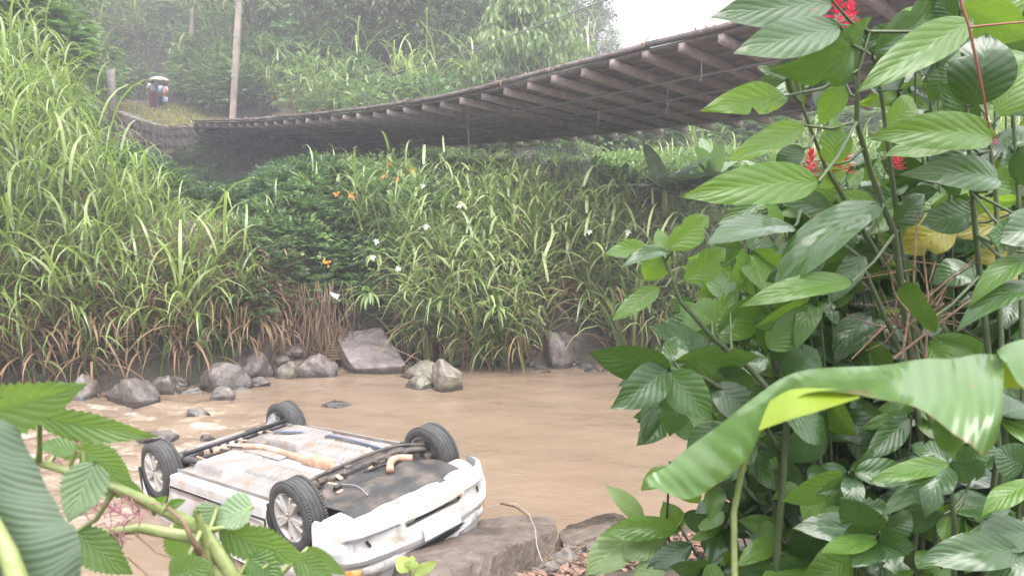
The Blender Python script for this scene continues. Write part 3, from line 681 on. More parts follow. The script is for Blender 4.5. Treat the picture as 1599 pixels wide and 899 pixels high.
# mid-bank filler right under the bridge
for _ in range(1100):
    y = rs.uniform(19, 33); px = rs.uniform(400, 1700); p = ground_at(px, y); room = limit_z(px, y, [(0, 262), (400, 262), (700, 256), (900, 256), (980, 275), (1200, 290), (1400, 250)])-p.z
    if room < .12: continue
    stuff_tf['PALE' if rs.random() < .4 else 'GRASS'].append((rs.randrange(4), p, rs.uniform(0, 6.28), min(1.1, room/1.9), rs.uniform(-.2, .2)))
for _ in range(2200):
    y = rs.uniform(22, 40); px = rs.uniform(485, 1500); p = ground_at(px, y); room = limit_z(px, y, BLOW)-p.z if y < 29.5 else .9
    if room < .03: continue
    stuff_tf['SHRUB' if rs.random() < .5 else 'PALE'].append((rs.randrange(4), p-Vector((0, 0, .1)), rs.uniform(0, 6.28), min(.8, max(.3, room/1.4)), rs.uniform(-.2, .2)))
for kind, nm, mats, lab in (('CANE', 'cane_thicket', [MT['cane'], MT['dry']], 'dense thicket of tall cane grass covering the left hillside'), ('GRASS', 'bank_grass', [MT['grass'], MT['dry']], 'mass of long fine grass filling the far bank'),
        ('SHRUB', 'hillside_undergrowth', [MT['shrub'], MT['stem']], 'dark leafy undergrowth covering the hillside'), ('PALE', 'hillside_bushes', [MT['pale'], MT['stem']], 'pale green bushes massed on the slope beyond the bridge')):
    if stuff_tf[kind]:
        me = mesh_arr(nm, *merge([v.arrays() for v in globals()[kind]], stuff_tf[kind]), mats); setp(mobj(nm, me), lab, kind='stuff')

def crown_variant(seed, h, rad, nclump, nleaf, L, droop, base=.3):
    rs2 = random.Random(seed); q = QB(); tr = QB()
    tp = [(0, 0, -1)]; x = y = 0
    for k in range(1, 7): x += rs2.uniform(-.25, .25); y += rs2.uniform(-.25, .25); tp.append((x, y, h*.9*k/6))
    tr.tube(tp, [h*.028*(1-.8*k/6)+.03 for k in range(7)], 9)
    for c in range(nclump):
        f = base+(1-base)*rs2.random()**.8; prof = math.sin(min(1, (f-base)/(1-base)*.85+.15)*math.pi)**.6; a = rs2.uniform(0, 6.28); rr = rad*prof*rs2.uniform(.35, 1.05)
        cpt = Vector((math.cos(a)*rr, math.sin(a)*rr, h*f)); k = min(5, int(f*.9*6)); st = Vector(tp[max(1, k)])
        if c % 3 == 0: tr.tube([st, (st+cpt)/2+Vector((0, 0, .3)), cpt], [.07, .05, .015], 5)
        cr = rs2.uniform(.5, 1.0)*rad*.36; t0 = rs2.uniform(.1, .8)
        for _ in range(nleaf):
            d = Vector((rs2.gauss(0, 1), rs2.gauss(0, 1), rs2.gauss(0, .6))); d = d.normalized()*cr*rs2.random()**.5
            out = Vector((d.x, d.y, 0)); out = out.normalized() if out.length > .01 else Vector((1, 0, 0))
            q.leaf(cpt+d, out*(1-droop)+Vector((rs2.uniform(-.4, .4), rs2.uniform(-.4, .4), -droop+rs2.uniform(-.3, .3))), (rs2.uniform(-.5, .5), rs2.uniform(-.5, .5), 1), L*rs2.uniform(.7, 1.3), L*.38, min(1, max(0, t0+rs2.uniform(-.2, .2))))
    return q, tr
TREES = [crown_variant(1, 11, 3.4, 80, 70, .42, .3, .22), crown_variant(2, 13, 3.0, 85, 70, .40, .35, .15), crown_variant(3, 8, 2.8, 70, 80, .46, .75, .25), crown_variant(4, 14, 2.6, 80, 65, .38, .3, .12)]
TM = [(c.mesh('crown', MT['tree']), t_.mesh('trunk', MT['bark'], True)) for c, t_ in TREES]
PM = TREES[2][0].mesh('crown', MT['pale'])
def tree(px, y, v, sc, lab, crown=None, dz=0):
    p = ground_at(px, y); t = thing('tree', lab, 'tree', p+Vector((0, 0, dz)), 'trees on the hillside beyond the bridge', (0, 0, random.uniform(0, 6.28))); t.scale = (sc, sc, sc)
    mobj('crown', crown or TM[v][0], t); mobj('trunk', TM[v][1], t)
for a in [(405, 47, 1, 1.15, 'dark trunked tree just right of the tall timber pole'), (470, 50, 0, 1.15, 'dark spreading tree behind the pale bushes, right of the bare trunked one'), (550, 44, 3, 1.0, 'tall dark evergreen above the start of the long cable'),
          (620, 46, 1, 1.1, 'dense dark tree over the middle of the bridge deck'), (695, 43, 0, 1.05, 'broad dark tree the long cable passes in front of'), (765, 47, 3, 1.1, 'tall bluish tree behind the drooping-leaved tree'),
          (840, 52, 1, 1.0, 'tall misty tree next to the open sky'), (505, 62, 1, 1.4, 'big hazy tree far up the slope behind the dark evergreen'), (650, 66, 3, 1.3, 'hazy tree high on the ridge over the bridge middle'), (750, 68, 1, 1.3, 'hazy ridge tree between the bluish tree and the sky'),
          (890, 66, 0, .95, 'misty tree whose edge meets the white sky'), (380, 66, 0, 1.4, 'hazy tree on the slope behind both timber poles'), (300, 70, 1, 1.3, 'far tree at the top of the slope above the two poles'), (215, 62, 0, 1.0, 'leafy tree on the slope above the umbrella'), (120, 55, 0, .9, 'tree standing above the cane thicket at the top of the left bank'), (930, 80, 1, .75, 'faint far tree at the lower end of the ridge by the sky')]: tree(*a)
tree(815, 36, 2, .82, 'small tree with pale drooping leaf sprays just beyond the bridge', PM)
tree(890, 40, 2, .60, 'low pale drooping tree whose crown meets the bridge edge near the sky', PM)
# far ridge against the sky
tf = []
for _ in range(420):
    y = rs.uniform(78, 130); px = rs.uniform(560, 1700); p = ground_at(px, y); tf.append((rs.randrange(3), p-Vector((0, 0, 2.5)), rs.uniform(0, 6.28), rs.uniform(.4, .62), rs.uniform(-.2, .3)))
RV = [crown_variant(20+i, 9, 3.6, 34, 42, .62, .3, .2)[0].arrays() for i in range(3)]
setp(mobj('far_wood', mesh_arr('far_wood', *merge(RV, tf), [MT['tree']])), 'misty wooded ridge against the white sky', kind='stuff')

# --- banana plants and other big leaves at the right end of the far bank
def sheet_leaf(L, w, curl, seed, split=0.0, nx=12, ny=4, fold=.25):
    """big leaf along +X with midrib, gutter fold, droop"""
    q = QB(); rows = []; rs2 = random.Random(seed)
    for i in range(nx+1):
        f = i/nx; a = -curl*f; x = L*f*(1-.18*curl*f) ; z = .25*L*f*(1-f*curl); ww = w*.5*(math.sin(math.pi*min(1, f**.75*.97+.03))**.55); row = []
        for j in range(-ny, ny+1):
            v = j/ny; jag = 1-split*rs2.random()*abs(v)
            row.append(q.vert((x, v*ww*jag, z+fold*abs(v)*ww-.55*fold*(v*v)*ww*1.6*curl), .5+.1*rs2.uniform(-1, 1), (f, .5+.5*v)))
        rows.append(row)
    for i in range(nx):
        for j in range(2*ny): q.quad(rows[i][j], rows[i][j+1], rows[i+1][j+1], rows[i+1][j])
    return q
BL = [sheet_leaf(1.0, .26, c, 60+i, .12).mesh('leaf', MT['banana'], True, True) for i, c in enumerate((.5, .9, 1.3))]
def banana(px, y, h, n, L, lab, seed, dead=0, z0=None):
    r2 = random.Random(seed); p = ground_at(px, y); t = thing('banana_plant', lab, 'banana plant', p, 'banana plants on the far bank')
    q = QB(); q.tube([(0, 0, -.2), (.02, 0, h*.5), (0, 0, h)], [.11, .09, .05], 9, .5); q.obj('trunk', MT['palestem'], t, True)
    for k in range(n):
        o = mobj('leaf', BL[r2.randrange(3)], t); s_ = L*r2.uniform(.75, 1.1); o.scale = (s_, s_*1.15, s_); o.location = (0, 0, h*r2.uniform(.8, 1)); o.rotation_euler = (r2.uniform(-.2, .2), -r2.uniform(-.1, .8), k*2.4+r2.uniform(-.3, .3))
    for k in range(dead):
        q = QB(); a = r2.uniform(0, 6.28)
        for j in range(9): q.blade((0, 0, h*.85), a+r2.uniform(-.3, .3), r2.uniform(-.3, .4), L*r2.uniform(.6, 1), .07, 1.6, r2.random(), 0, 6)
        q.obj('dead_leaf', MT['dry'], t)
banana(1035, 19.5, 1.0, 9, 1.7, 'big banana plant with broad shining leaves below the bridge', 5, 2)
banana(1110, 20.5, .9, 8, 1.5, 'banana plant half hidden by the near bush under the bridge', 6, 1)
banana(960, 20, .7, 5, 1.1, 'small banana plant with brown dead leaves at the end of the grass', 8, 9)
banana(1200, 21, 1.0, 8, 1.5, 'banana plant behind the upper leaves of the near bush', 9, 1)
banana(1010, 17.5, .5, 6, .9, 'low big-leaved plant in front of the dead brown leaves', 12, 2)
banana(950, 44, 3.6, 8, 3.2, 'tall banana plant beyond the bridge under the white sky', 15)
banana(985, 46, 3.2, 7, 2.8, 'shorter banana plant beyond the bridge beside the tall one', 16)
# ------------------------------------------------------------------ hanging timber bridge
PYN = [(200, 182), (300, 192), (400, 190), (500, 181), (560, 176), (620, 167), (680, 158), (720, 150), (800, 131), (900, 108), (1000, 76), (1070, 64), (1170, 42), (1250, 15), (1352, -20), (1500, -75), (1800, -200), (2600, -600)]
PYF = [(300, 210), (400, 214), (485, 220), (570, 228), (650, 230), (740, 229), (800, 226), (900, 219), (1000, 210), (1100, 202), (1200, 192), (1350, 172), (1490, 150), (1700, 110), (2200, 0), (3000, -300)]
BP = Vector((.76, .65, 0))
def near_pt(k):
    px = -252+29677/(22.5+k); return at_y(px, interp(px, PYN), .608*(k+22.5))
def far_pt(k):
    a = near_pt(k); v = a+BP*5.2
    for _ in range(4):
        px = proj(v)[0]; v = Vector((v.x, v.y, at_y(px, interp(px, PYF), v.y).z+.16))
    return v
KS = [i for i in range(-9, 32)]
NPT = {k: near_pt(k) for k in KS}; FPT = {k: far_pt(k) for k in KS}
# smooth the measured heights along the deck
for D in (NPT, FPT):
    for _ in range(3):
        zz = {k: D[k].z for k in KS}
        for k in KS[1:-1]: D[k] = Vector((D[k].x, D[k].y, .25*zz[k-1]+.5*zz[k]+.25*zz[k+1]))
br = thing('hanging_bridge', 'long sagging timber bridge hanging over the river on wire cables', 'bridge', NPT[31])
O = Vector(br.location)
jw, jh = .058, .075
rsb = random.Random(5)
for k in KS:
    a, b = NPT[k]-O, FPT[k]-O; d = (b-a); L = d.length; d.normalize(); al = Vector((-.65, .76, 0)); up = d.cross(al); up = up if up.z > 0 else -up; al = up.cross(d)
    q = QB(); off = rsb.uniform(-.06, .01); c = (a+b)/2-d*off-up*(jh+.05); w_ = jw*rsb.uniform(.85, 1.15)
    q.box(c, (d*(L/2+.05), al*w_, up*jh*rsb.uniform(.9, 1.08)), .5); q.obj('joist', MT['woodpale'], br)
NB = 20
for s0 in range(0, len(KS)-1, 4):
    k0, k1 = KS[s0], KS[min(s0+4, len(KS)-1)]
    for j in range(NB):
        f0, f1 = (j+.04)/NB, (j+.96)/NB
        sh = rsb.choice([0, 0, 0, 1]) if k1 < KS[-1] else 0
        a, b = NPT[k0].lerp(FPT[k0], (f0+f1)/2)-O, NPT[k1].lerp(FPT[k1], (f0+f1)/2)-O
        d = (b-a); L = d.length; d.normalize(); sd = (FPT[k0]-NPT[k0]).normalized()*(FPT[k0]-NPT[k0]).length*(f1-f0)/2; up = sd.cross(d).normalized(); up = up if up.z > 0 else -up
        # follow the curve of the deck: one board bends over the joists
        q = QB(); prev = None
        for kk in range(k0, k1+1):
            p = NPT[kk].lerp(FPT[kk], (f0+f1)/2)-O; r = [q.vert(p+sd*x_+up*z_) for x_, z_ in ((-1, -.045), (1, -.045), (1, .01+.01*rsb.random()), (-1, .01))]
            if prev:
                for e in range(4): q.quad(prev[e], r[e], r[(e+1) % 4], prev[(e+1) % 4])
            else: q.quad(*r)
            prev = r
        q.quad(*prev[::-1]); q.obj('plank', MT['wood'], br)
for side, D in (('n', NPT), ('f', FPT)):
    for s0 in range(0, len(KS)-1, 5):
        ks = KS[s0:s0+6]; q = QB()
        pts = [D[k]-O+Vector((0, 0, .07+.03*rsb.random())) for k in ks]; prev = None
        for p in pts:
            sd = BP*.07; r = [q.vert(p+sd*x_+Vector((0, 0, z_))) for x_, z_ in ((-1, -.05), (1, -.05), (1, .03), (-1, .03))]
            if prev:
                for e in range(4): q.quad(prev[e], r[e], r[(e+1) % 4], prev[(e+1) % 4])
            else: q.quad(*r)
            prev = r
        q.quad(*prev[::-1]); q.obj('kerb_beam', MT['wood'], br)
q = QB()                                    # ragged litter and moss along the near edge of the deck
for _ in range(700):
    k = rsb.uniform(-8, 30); k0 = int(math.floor(k)); p = NPT[k0].lerp(NPT[k0+1], k-k0)-O+Vector((0, 0, .1))
    q.blade(p+BP*rsb.uniform(-.1, .2), rsb.uniform(0, 6.28), rsb.uniform(-.3, .8), rsb.uniform(.08, .3), .03, 1.5, rsb.random(), 0, 3)
setp(q.obj('deck_litter', MT['dry'], br), kind='stuff')
for f in (.22, .42, .62, .82):
    q = QB(); q.tube([NPT[k].lerp(FPT[k], f)-O-Vector((0, 0, .24)) for k in KS], .022, 5); q.obj('under_cable', MT['wire'], br)
for k, f, L in ((9, .15, 1.1), (2, .3, .5), (-1, .55, .5), (5, .4, .4), (0, .1, .35)):
    q = QB(); p = NPT[k].lerp(FPT[k], f)-O-Vector((0, 0, .2)); q.tube([p, p+Vector((.01, 0, -L*.5)), p-Vector((0, 0, L))], .012, 4); q.obj('hanging_wire', MT['wire'], br)
# looped wire at the far end
a, b = at_y(300, 203, 32.2), at_y(355, 222, 33); q = QB(); q.tube([a.lerp(b, f)+Vector((0, 0, -1.1*math.sin(math.pi*f)*.45)) for f in (0, .2, .4, .6, .8, 1)], .03, 5)
setp(q.obj('loose_cable', MT['wire']), 'pale loose cable looping under the far end of the bridge', 'cable')
# rising cable above the deck
a, b, c = at_y(588, 122, 27), at_y(720, 85, 22), at_y(1000, -20, 15); q = QB(); q.tube([a, a.lerp(b, .5), b, b.lerp(c, .5), c], .016, 5)
setp(q.obj('overhead_cable', MT['wire']), 'thin wire cable rising over the bridge deck in front of the dark trees', 'cable')

# abutment: block, wing wall with wire netting, dark hollow below
MT['wallstone'] = M('stained_wall', (.075, .062, .055), (.125, .105, .095), 2.5, .85, .5, 10, c3=(.05, .055, .035), scale3=1.2)
MT['hollow'] = M('shade_black_stone', (.02, .019, .02), (.04, .037, .037), 2, .9, .6, 8)  # stone coloured near black to stand for the shade under the deck
ab = thing('abutment', 'concrete bridge abutment with stained retaining wall at the far end of the bridge', 'abutment', (0, 0, 0))
e0, e1 = NPT[31], FPT[31]; al = Vector((-.65, .76, 0))
def prism(top, zbot, mat, name, parent):
    q = QB(); n_ = len(top); t_ = [q.vert(p) for p in top]; b_ = [q.vert((p[0], p[1], zbot)) for p in top]
    for i in range(n_): q.quad(t_[i], t_[(i+1) % n_], b_[(i+1) % n_], b_[i])
    q.quad(*t_); return q.obj(name, mat, parent)
u = (e1-e0).normalized()
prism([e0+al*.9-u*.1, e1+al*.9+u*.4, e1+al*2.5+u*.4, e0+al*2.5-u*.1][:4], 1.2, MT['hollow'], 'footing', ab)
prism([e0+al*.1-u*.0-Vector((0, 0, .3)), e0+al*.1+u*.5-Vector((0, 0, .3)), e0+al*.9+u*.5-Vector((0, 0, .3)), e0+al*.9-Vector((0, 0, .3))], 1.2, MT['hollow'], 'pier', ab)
w0, w1 = at_y(306, 200, 32.5), at_y(184, 176, 31.0)
n_ = 10
for i in range(n_):                          # retaining wall in courses of grey-brown stone blocks hanging in a net
    for j in range(4):
        f0, f1 = (i+.03)/n_, (i+.97)/n_; A, B = w0.lerp(w1, f0), w0.lerp(w1, f1); sag = .25*math.sin(math.pi*(f0+f1)/2)
        h_ = .42; z = -sag-(j+.5)*h_; c = (A+B)/2+Vector((rsb.uniform(-.04, .04), rsb.uniform(-.06, .06)+.15, z)); d = (B-A)/2
        q = QB(); q.box(c, (Vector((d.x, d.y, d.z)), Vector((0, .3, 0)), Vector((0, 0, h_*.47))), .5); q.obj('wall_block', MT['wallstone'], ab)
for i in range(12):                          # parapet cap
    f0, f1 = i/12+.004, (i+1)/12-.004; A, B = w0.lerp(w1, f0), w0.lerp(w1, f1); sag = .25*math.sin(math.pi*(f0+f1)/2)
    q = QB(); q.box((A+B)/2+Vector((0, .3, .06-sag)), ((B-A)/2, Vector((0, .5, 0)), Vector((0, 0, .055))), .5); q.obj('cap_stone', MT['concrete'], ab)
q = QB()                                     # wire netting over the wall
for i in range(41):
    A = w0.lerp(w1, i/40); sag = .25*math.sin(math.pi*i/40); q.tube([A+Vector((0, -.25, .05-sag)), A+Vector((rsb.uniform(-.1, .1), -.35, -1.0-sag)), A+Vector((rsb.uniform(-.2, .2), -.45, -1.9-sag+rsb.uniform(-.3, .3)))], .014, 3)
for j in range(9):
    q.tube([w0.lerp(w1, i/12)+Vector((0, -.27-.02*j, -.22*j-.25*math.sin(math.pi*i/12)+rsb.uniform(-.05, .05))) for i in range(13)], .012, 3)
setp(q.obj('wire_netting', M('rusty_net', (.085, .058, .046), (.14, .10, .08), 4, .7)), 'rusty wire netting draped over the retaining wall at the far bridge end', 'wire netting')
q = QB(); c = w1+Vector((-.3, .2, .9)); q.tube([c-Vector((0, 0, 1.6)), c, c+Vector((.02, 0, .75))], .16, 8, .5, 0, True)
setp(q.obj('anchor_post', MT['wood'], None, True), 'dark timber anchor post at the left end of the retaining wall', 'post')
# netting under the bridge on the right
def net(P0, P1, h, nx, ny, label):
    q = QB()
    for i in range(nx+1):
        A = P0.lerp(P1, i/nx); q.tube([A+Vector((0, 0, -h*f)) +Vector((.05*math.sin(i*1.3+f*5), -.12*f, 0)) for f in (0, .33, .66, 1)], .008, 3)
    for j in range(ny+1):
        q.tube([P0.lerp(P1, i/8)+Vector((0, -.12*j/ny, -h*j/ny-.05*math.sin(math.pi*i/8))) for i in range(9)], .008, 3)
    setp(q.obj('wire_netting', MT['wire']), label, 'wire netting')
net(at_y(800, 232, 18.9), at_y(925, 228, 18.3), .85, 26, 11, 'dark wire netting hanging below the bridge edge above the grass')
# two timber poles
def pole(px0, py0, px1, py1, y, w, lab, bands):
    a, b = at_y(px0, py0, y), at_y(px1, py1, y); a = Vector((a.x, a.y, min(a.z, terr(a.x, a.y)-.3))); t = thing('timber_pole', lab, 'pole', a, 'timber poles by the bridge end')
    bm = bmesh.new(); d = (b-a); L = d.length; rot = d.to_track_quat('Z', 'Y').to_matrix().to_4x4()
    bevel_box(bm, rot @ Vector((0, 0, L/2)), (w/2, w/2, L/2), .03, rot); bm_obj('shaft', bm, MT['pole'], t)
    for f in bands:
        bm = bmesh.new(); bevel_box(bm, rot @ Vector((0, 0, L*f)), (w/2+.012, w/2+.012, .06), .01, rot); bm_obj('steel_band', bm, MT['wire'], t)
    return t
pole(361, 200, 377, -60, 34.5, .235, 'tall squared timber pole rising from the far end of the bridge', (.35, .58, .8))
pole(294, 128, 303, -60, 52, .24, 'thinner pale pole among bushes up the slope behind the umbrella', (.5,))
pole(428, 40, 431, -60, 60, .3, 'short visible length of pole between the dark tree trunks', (.6,))
# moss grass and pale rim on the approach road
q = QB()
for _ in range(2600):
    i = rsb.random()*2.4; k = int(i); c = PATH[k].lerp(PATH[k+1], i-k); n_ = (PATH[k+1]-PATH[k]).normalized(); s_ = rsb.uniform(-2.6, 2.6); x, y = c.x-n_.y*s_, c.y+n_.x*s_
    z = terr(x, y)
    for _ in range(2): q.blade((x+rsb.uniform(-.2, .2), y+rsb.uniform(-.2, .2), z), rsb.uniform(0, 6.28), rsb.uniform(.6, 1.4), rsb.uniform(.12, .3), .03, 1.3, rsb.random(), 0 if rsb.random() < .75 else 1, 3)
setp(q.obj('path_grass', [leafmat('moss_grass', (.16, .2, .03), (.28, .28, .06), (.25, .3, .05), .3, .6, 0), MT['dry']]), 'yellow-green short grass covering the approach to the bridge', kind='stuff')

# ------------------------------------------------------------------ people under the umbrella
def skin_mesh(verts, edges, radii, sub=1, name='body', mats=None, parent=None):
    me = bpy.data.meshes.new(name); me.from_pydata([tuple(v) for v in verts], edges, []); o = link(bpy.data.objects.new(name, me))
    md = o.modifiers.new('s', 'SKIN'); md.use_smooth_shade = True
    sv = me.skin_vertices[0].data
    for i, r in enumerate(radii): sv[i].radius = (r, r) if not hasattr(r, '__len__') else r
    sv[0].use_root = True
    s_ = o.modifiers.new('u', 'SUBSURF'); s_.levels = s_.render_levels = sub
    dg = bpy.context.evaluated_depsgraph_get(); ev = bpy.data.meshes.new_from_object(o.evaluated_get(dg)); bpy.data.objects.remove(o); bpy.data.meshes.remove(me)
    ev.materials.clear()
    for m_ in (mats if isinstance(mats, (list, tuple)) else [mats]): ev.materials.append(m_)
    return mobj(name, ev, parent)
skin_m = M('skin', (.16, .085, .055), rough=.55); hair_m = M('hair', (.012, .01, .01), rough=.6)
def person(px, py, y, h, rz, lab, top, bottom, armup=False, hairlen=.1):
    p = at_y(px, py, y); p.z = terr(p.x, p.y); t = thing('person', lab, 'person', p, None, (0, 0, rz)); s = h/1.7; t.scale = (s, s, s)
    V = [(0, 0, .92), (0, 0, 1.15), (0, .01, 1.38), (0, 0, 1.47), (0, -.01, 1.56), (0, 0, 1.66)]; R = [.13, .12, .14, .055, .085, .075]; E_ = [(0, 1), (1, 2), (2, 3), (3, 4), (4, 5)]
    for s_ in (-1, 1):
        i = len(V)
        if armup and s_ > 0: arm = [(.19, 0, 1.38), (.26, -.16, 1.16), (.14, -.32, 1.34), (.11, -.36, 1.40)]
        else: arm = [(s_*.19, 0, 1.38), (s_*.25, .02, 1.10), (s_*.16, -.16, .98), (s_*.10, -.22, .96)]
        V += arm+[(s_*.09, 0, .86), (s_*.10, -.01, .48), (s_*.10, .02, .09), (s_*.11, -.14, .05)]; R += [.06, .045, .035, .04, .095, .06, .042, .035]
        E_ += [(2, i), (i, i+1), (i+1, i+2), (i+2, i+3), (0, i+4), (i+4, i+5), (i+5, i+6), (i+6, i+7)]
    skin_mesh(V, E_, R, 1, 'body', skin_m, t)
    VT = [(0, 0, .98), (0, 0, 1.16), (0, .01, 1.39), (0, 0, 1.44)]; RT = [.155, .145, .165, .07]; ET = [(0, 1), (1, 2), (2, 3)]
    for s_ in (-1, 1):
        i = len(VT); e = (.26, -.16, 1.16) if armup and s_ > 0 else (s_*.245, .015, 1.16); VT += [(s_*.19, 0, 1.385), e]; RT += [.085, .07]; ET += [(2, i), (i, i+1)]
    skin_mesh(VT, ET, RT, 1, 'shirt', M('shirt_cloth', top, rough=.9), t)
    VB = [(0, 0, 1.0), (0, 0, .92)]; RB = [.15, .155]; EB = [(0, 1)]; lo = bottom[1]
    for s_ in (-1, 1):
        i = len(VB); VB += [(s_*.09, 0, .84), (s_*.10, -.01, lo)]; RB += [.125, .10]; EB += [(1, i), (i, i+1)]
    skin_mesh(VB, EB, RB, 1, bottom[2], M('trouser_cloth', bottom[0], rough=.9), t)
    bm = bmesh.new(); bmesh.ops.create_icosphere(bm, subdivisions=3, radius=1)
    for v in bm.verts:
        c = v.co; c.x *= .105; c.y = c.y*.112+.02; c.z = c.z*.10+1.63
        if c.y < -.03 and c.z < 1.645: c.y = -.03+(c.y+.03)*.3; 
        if c.y > .02 and c.z < 1.6: c.z -= hairlen
    bm_obj('hair', bm, hair_m, t, True)
    for nm, pts in (('eye', [(-.032, -.088, 1.60), (.032, -.088, 1.60)]), ('ear', [(-.087, 0, 1.585), (.087, 0, 1.585)]), ('nose', [(0, -.10, 1.575)])):
        for q_ in pts:
            bm = bmesh.new(); bmesh.ops.create_icosphere(bm, subdivisions=2, radius=.012 if nm == 'eye' else .02); bmesh.ops.translate(bm, vec=q_, verts=bm.verts); bm_obj(nm, bm, hair_m if nm == 'eye' else skin_m, t, True)
    return t
person(239.5, 165, 44, 1.62, .5, 'person in pale grey shirt and dark maroon trousers holding the umbrella', (.62, .60, .62), ((.12, .03, .045), .12, 'trousers'), True)
person(251, 164, 44.6, 1.5, -.1, 'person with long dark hair in light blue top standing in the middle under the umbrella', (.32, .45, .68), ((.03, .07, .08), .2, 'trousers'), False, .2)
person(259, 166, 43.6, 1.5, -.6, 'person in pink top and pale blue shorts at the edge of the umbrella', (.68, .40, .42), ((.38, .42, .72), .52, 'shorts'), False, .05)
hp = at_y(243.5, 145, 43.7); top = at_y(248, 120, 43.7); um = thing('umbrella', 'open pale pink umbrella held over three people on the far bridge approach', 'umbrella', top)
q = QB(); nseg = 16
rows = [[q.vert((.56*f*math.cos(2*math.pi*a/nseg), .56*f*math.sin(2*math.pi*a/nseg), .02-.22*f*f-(.03*f*f if a % 2 else 0)), .5) for a in range(nseg)] for f in (.02, .3, .6, .85, 1.0)]
for i in range(4):
    for a in range(nseg): q.quad(rows[i][a], rows[i][(a+1) % nseg], rows[i+1][(a+1) % nseg], rows[i+1][a])
q.obj('canopy', M('umbrella_cloth', (.58, .36, .36), (.62, .42, .42), 3, .7), um, True)
q = QB(); q.tube([(0, 0, .1), (hp-top)*.5, hp-top], .012, 6); q.obj('shaft', MT['wire'], um)
for a in range(8):
    q = QB(); an = 2*math.pi*a/8; q.tube([(0, 0, -.02), (.28*math.cos(an), .28*math.sin(an), -.065), (.55*math.cos(an), .55*math.sin(an), -.215)], .006, 4); q.obj('rib', MT['wire'], um)
# ------------------------------------------------------------------ overturned car (local frame: x to its nose, y away from the camera, z towards its underside)
CR = np.array([[.73929, .66233, -.12149], [-.67329, .73003, -.11718], [.01108, .16843, .98565]]); CTv = np.array([-2.1716, 7.7586, -1.7172])
cw = np.array([[1, 0, 0], [0, cT, sT], [0, -sT, cT]])          # camera (right, depth, up) -> world
RW = cw @ CR; TW = cw @ CTv
car = thing('overturned_car', 'white hatchback lying upside down in the river with its four wheels in the air', 'car')
car.matrix_world = Matrix([[*RW[0], TW[0]], [*RW[1], TW[1]], [*RW[2], TW[2]+CH], [0, 0, 0, 1]])
def paint_mat(name, base, dirt, amount, rough=.3, coat=.5, sc=3):
    return M(name, base, tuple(.8*b+.2*d for b, d in zip(base, dirt)), sc, rough, .05, 30, .5, coat, c3=dirt, scale3=sc*amount)
PAINT = M('white_paint', (.56, .56, .575), (.52, .515, .515), 2.5, .28, .02, 40, .5, .5, c3=(.42, .36, .30), scale3=4)
PAINT.node_tree.nodes  # mud freckles come from the third colour
PAN = M('dirty_floor_pan', (.235, .228, .22), (.18, .165, .155), 5, .6, .5, 30, .4, c3=(.20, .155, .12), scale3=9)
BLACK = M('black_plastic', (.018, .018, .02), (.035, .033, .033), 6, .5, .2, 20)
DARKM = M('dirty_dark_metal', (.028, .027, .028), (.075, .062, .053), 9, .6, .5, 25, c3=(.13, .10, .08), scale3=6)
RUST = M('rusty_pipe', (.30, .17, .11), (.42, .27, .19), 8, .6, .3, 30, c3=(.5, .4, .32), scale3=6)
RUBBER = M('tyre_rubber', (.035, .035, .037), (.06, .058, .056), 10, .7, .3, 60)
ALLOY = M('alloy', (.55, .53, .50), (.42, .39, .36), 6, .45, .1, 30, .5, 0, .25)
def smooth_pts(T, xs_):
    T = np.array(T, float); out = []
    for c in range(1, T.shape[1]):
        y = np.interp(xs_, T[:, 0], T[:, c])
        for _ in range(2): y[1:-1] = .25*y[:-2]+.5*y[1:-1]+.25*y[2:]
        out.append(y)
    return np.array(out).T
ST = [(-1.98, -.28, .60, -.45, -.62), (-1.93, -.13, .74, -.5, -.74), (-1.7, -.05, .82, -.55, -.98), (-1.25, -.01, .84, -.58, -1.12), (-.9, .02, .84, -.58, -1.16), (0, .02, .84, -.58, -1.17), (.5, .02, .84, -.58, -1.10),
      (.9, .02, .84, -.58, -.84), (1.15, .02, .84, -.56, -.66), (1.6, .02, .82, -.50, -.60), (1.8, .0, .77, -.47, -.55), (1.97, -.03, .63, -.42, -.49), (2.04, -.10, .42, -.38, -.43)]
XS = np.linspace(-1.98, 2.04, 68); SP = smooth_pts(ST, XS)
def half(zb, hw, zl, zr): return [(0, zb), (hw*.4, zb), (hw-.09, zb), (hw-.03, zb-.02), (hw-.012, zb-.09), (hw-.004, zb-.2), (hw, zb*.5+zl*.5), (hw-.015, zl), (hw-.2, zr+.12 if zr < -.8 else zr*.6+zl*.4), (hw-.34 if zr < -.8 else hw*.6, zr+.01), (0, zr-.02)]
bm = bmesh.new(); rings = []
for x, (zb, hw, zl, zr) in zip(XS, SP):
    h_ = half(zb, hw, zl, zr); ring = h_+[(-y, z) for y, z in h_[-2:0:-1]]; rings.append([bm.verts.new((x, y, z)) for y, z in ring])
for i in range(len(rings)-1):
    n_ = len(rings[0])
    for k in range(n_):
        f = bm.faces.new((rings[i][k], rings[i+1][k], rings[i+1][(k+1) % n_], rings[i][(k+1) % n_])); f.smooth = True
        if XS[i] > -1.6 and XS[i] < .88 and k in (7, 12): f.material_index = 1           # side glass
bm.faces.new(rings[0]); bm.faces.new(rings[-1][::-1]); bmesh.ops.recalc_face_normals(bm, faces=bm.faces[:])
GLASS = M('dark_window', (.02, .023, .025), rough=.06, spec=.8)
body = bm_obj('body', bm, [PAINT, GLASS, BLACK])
cutters = []
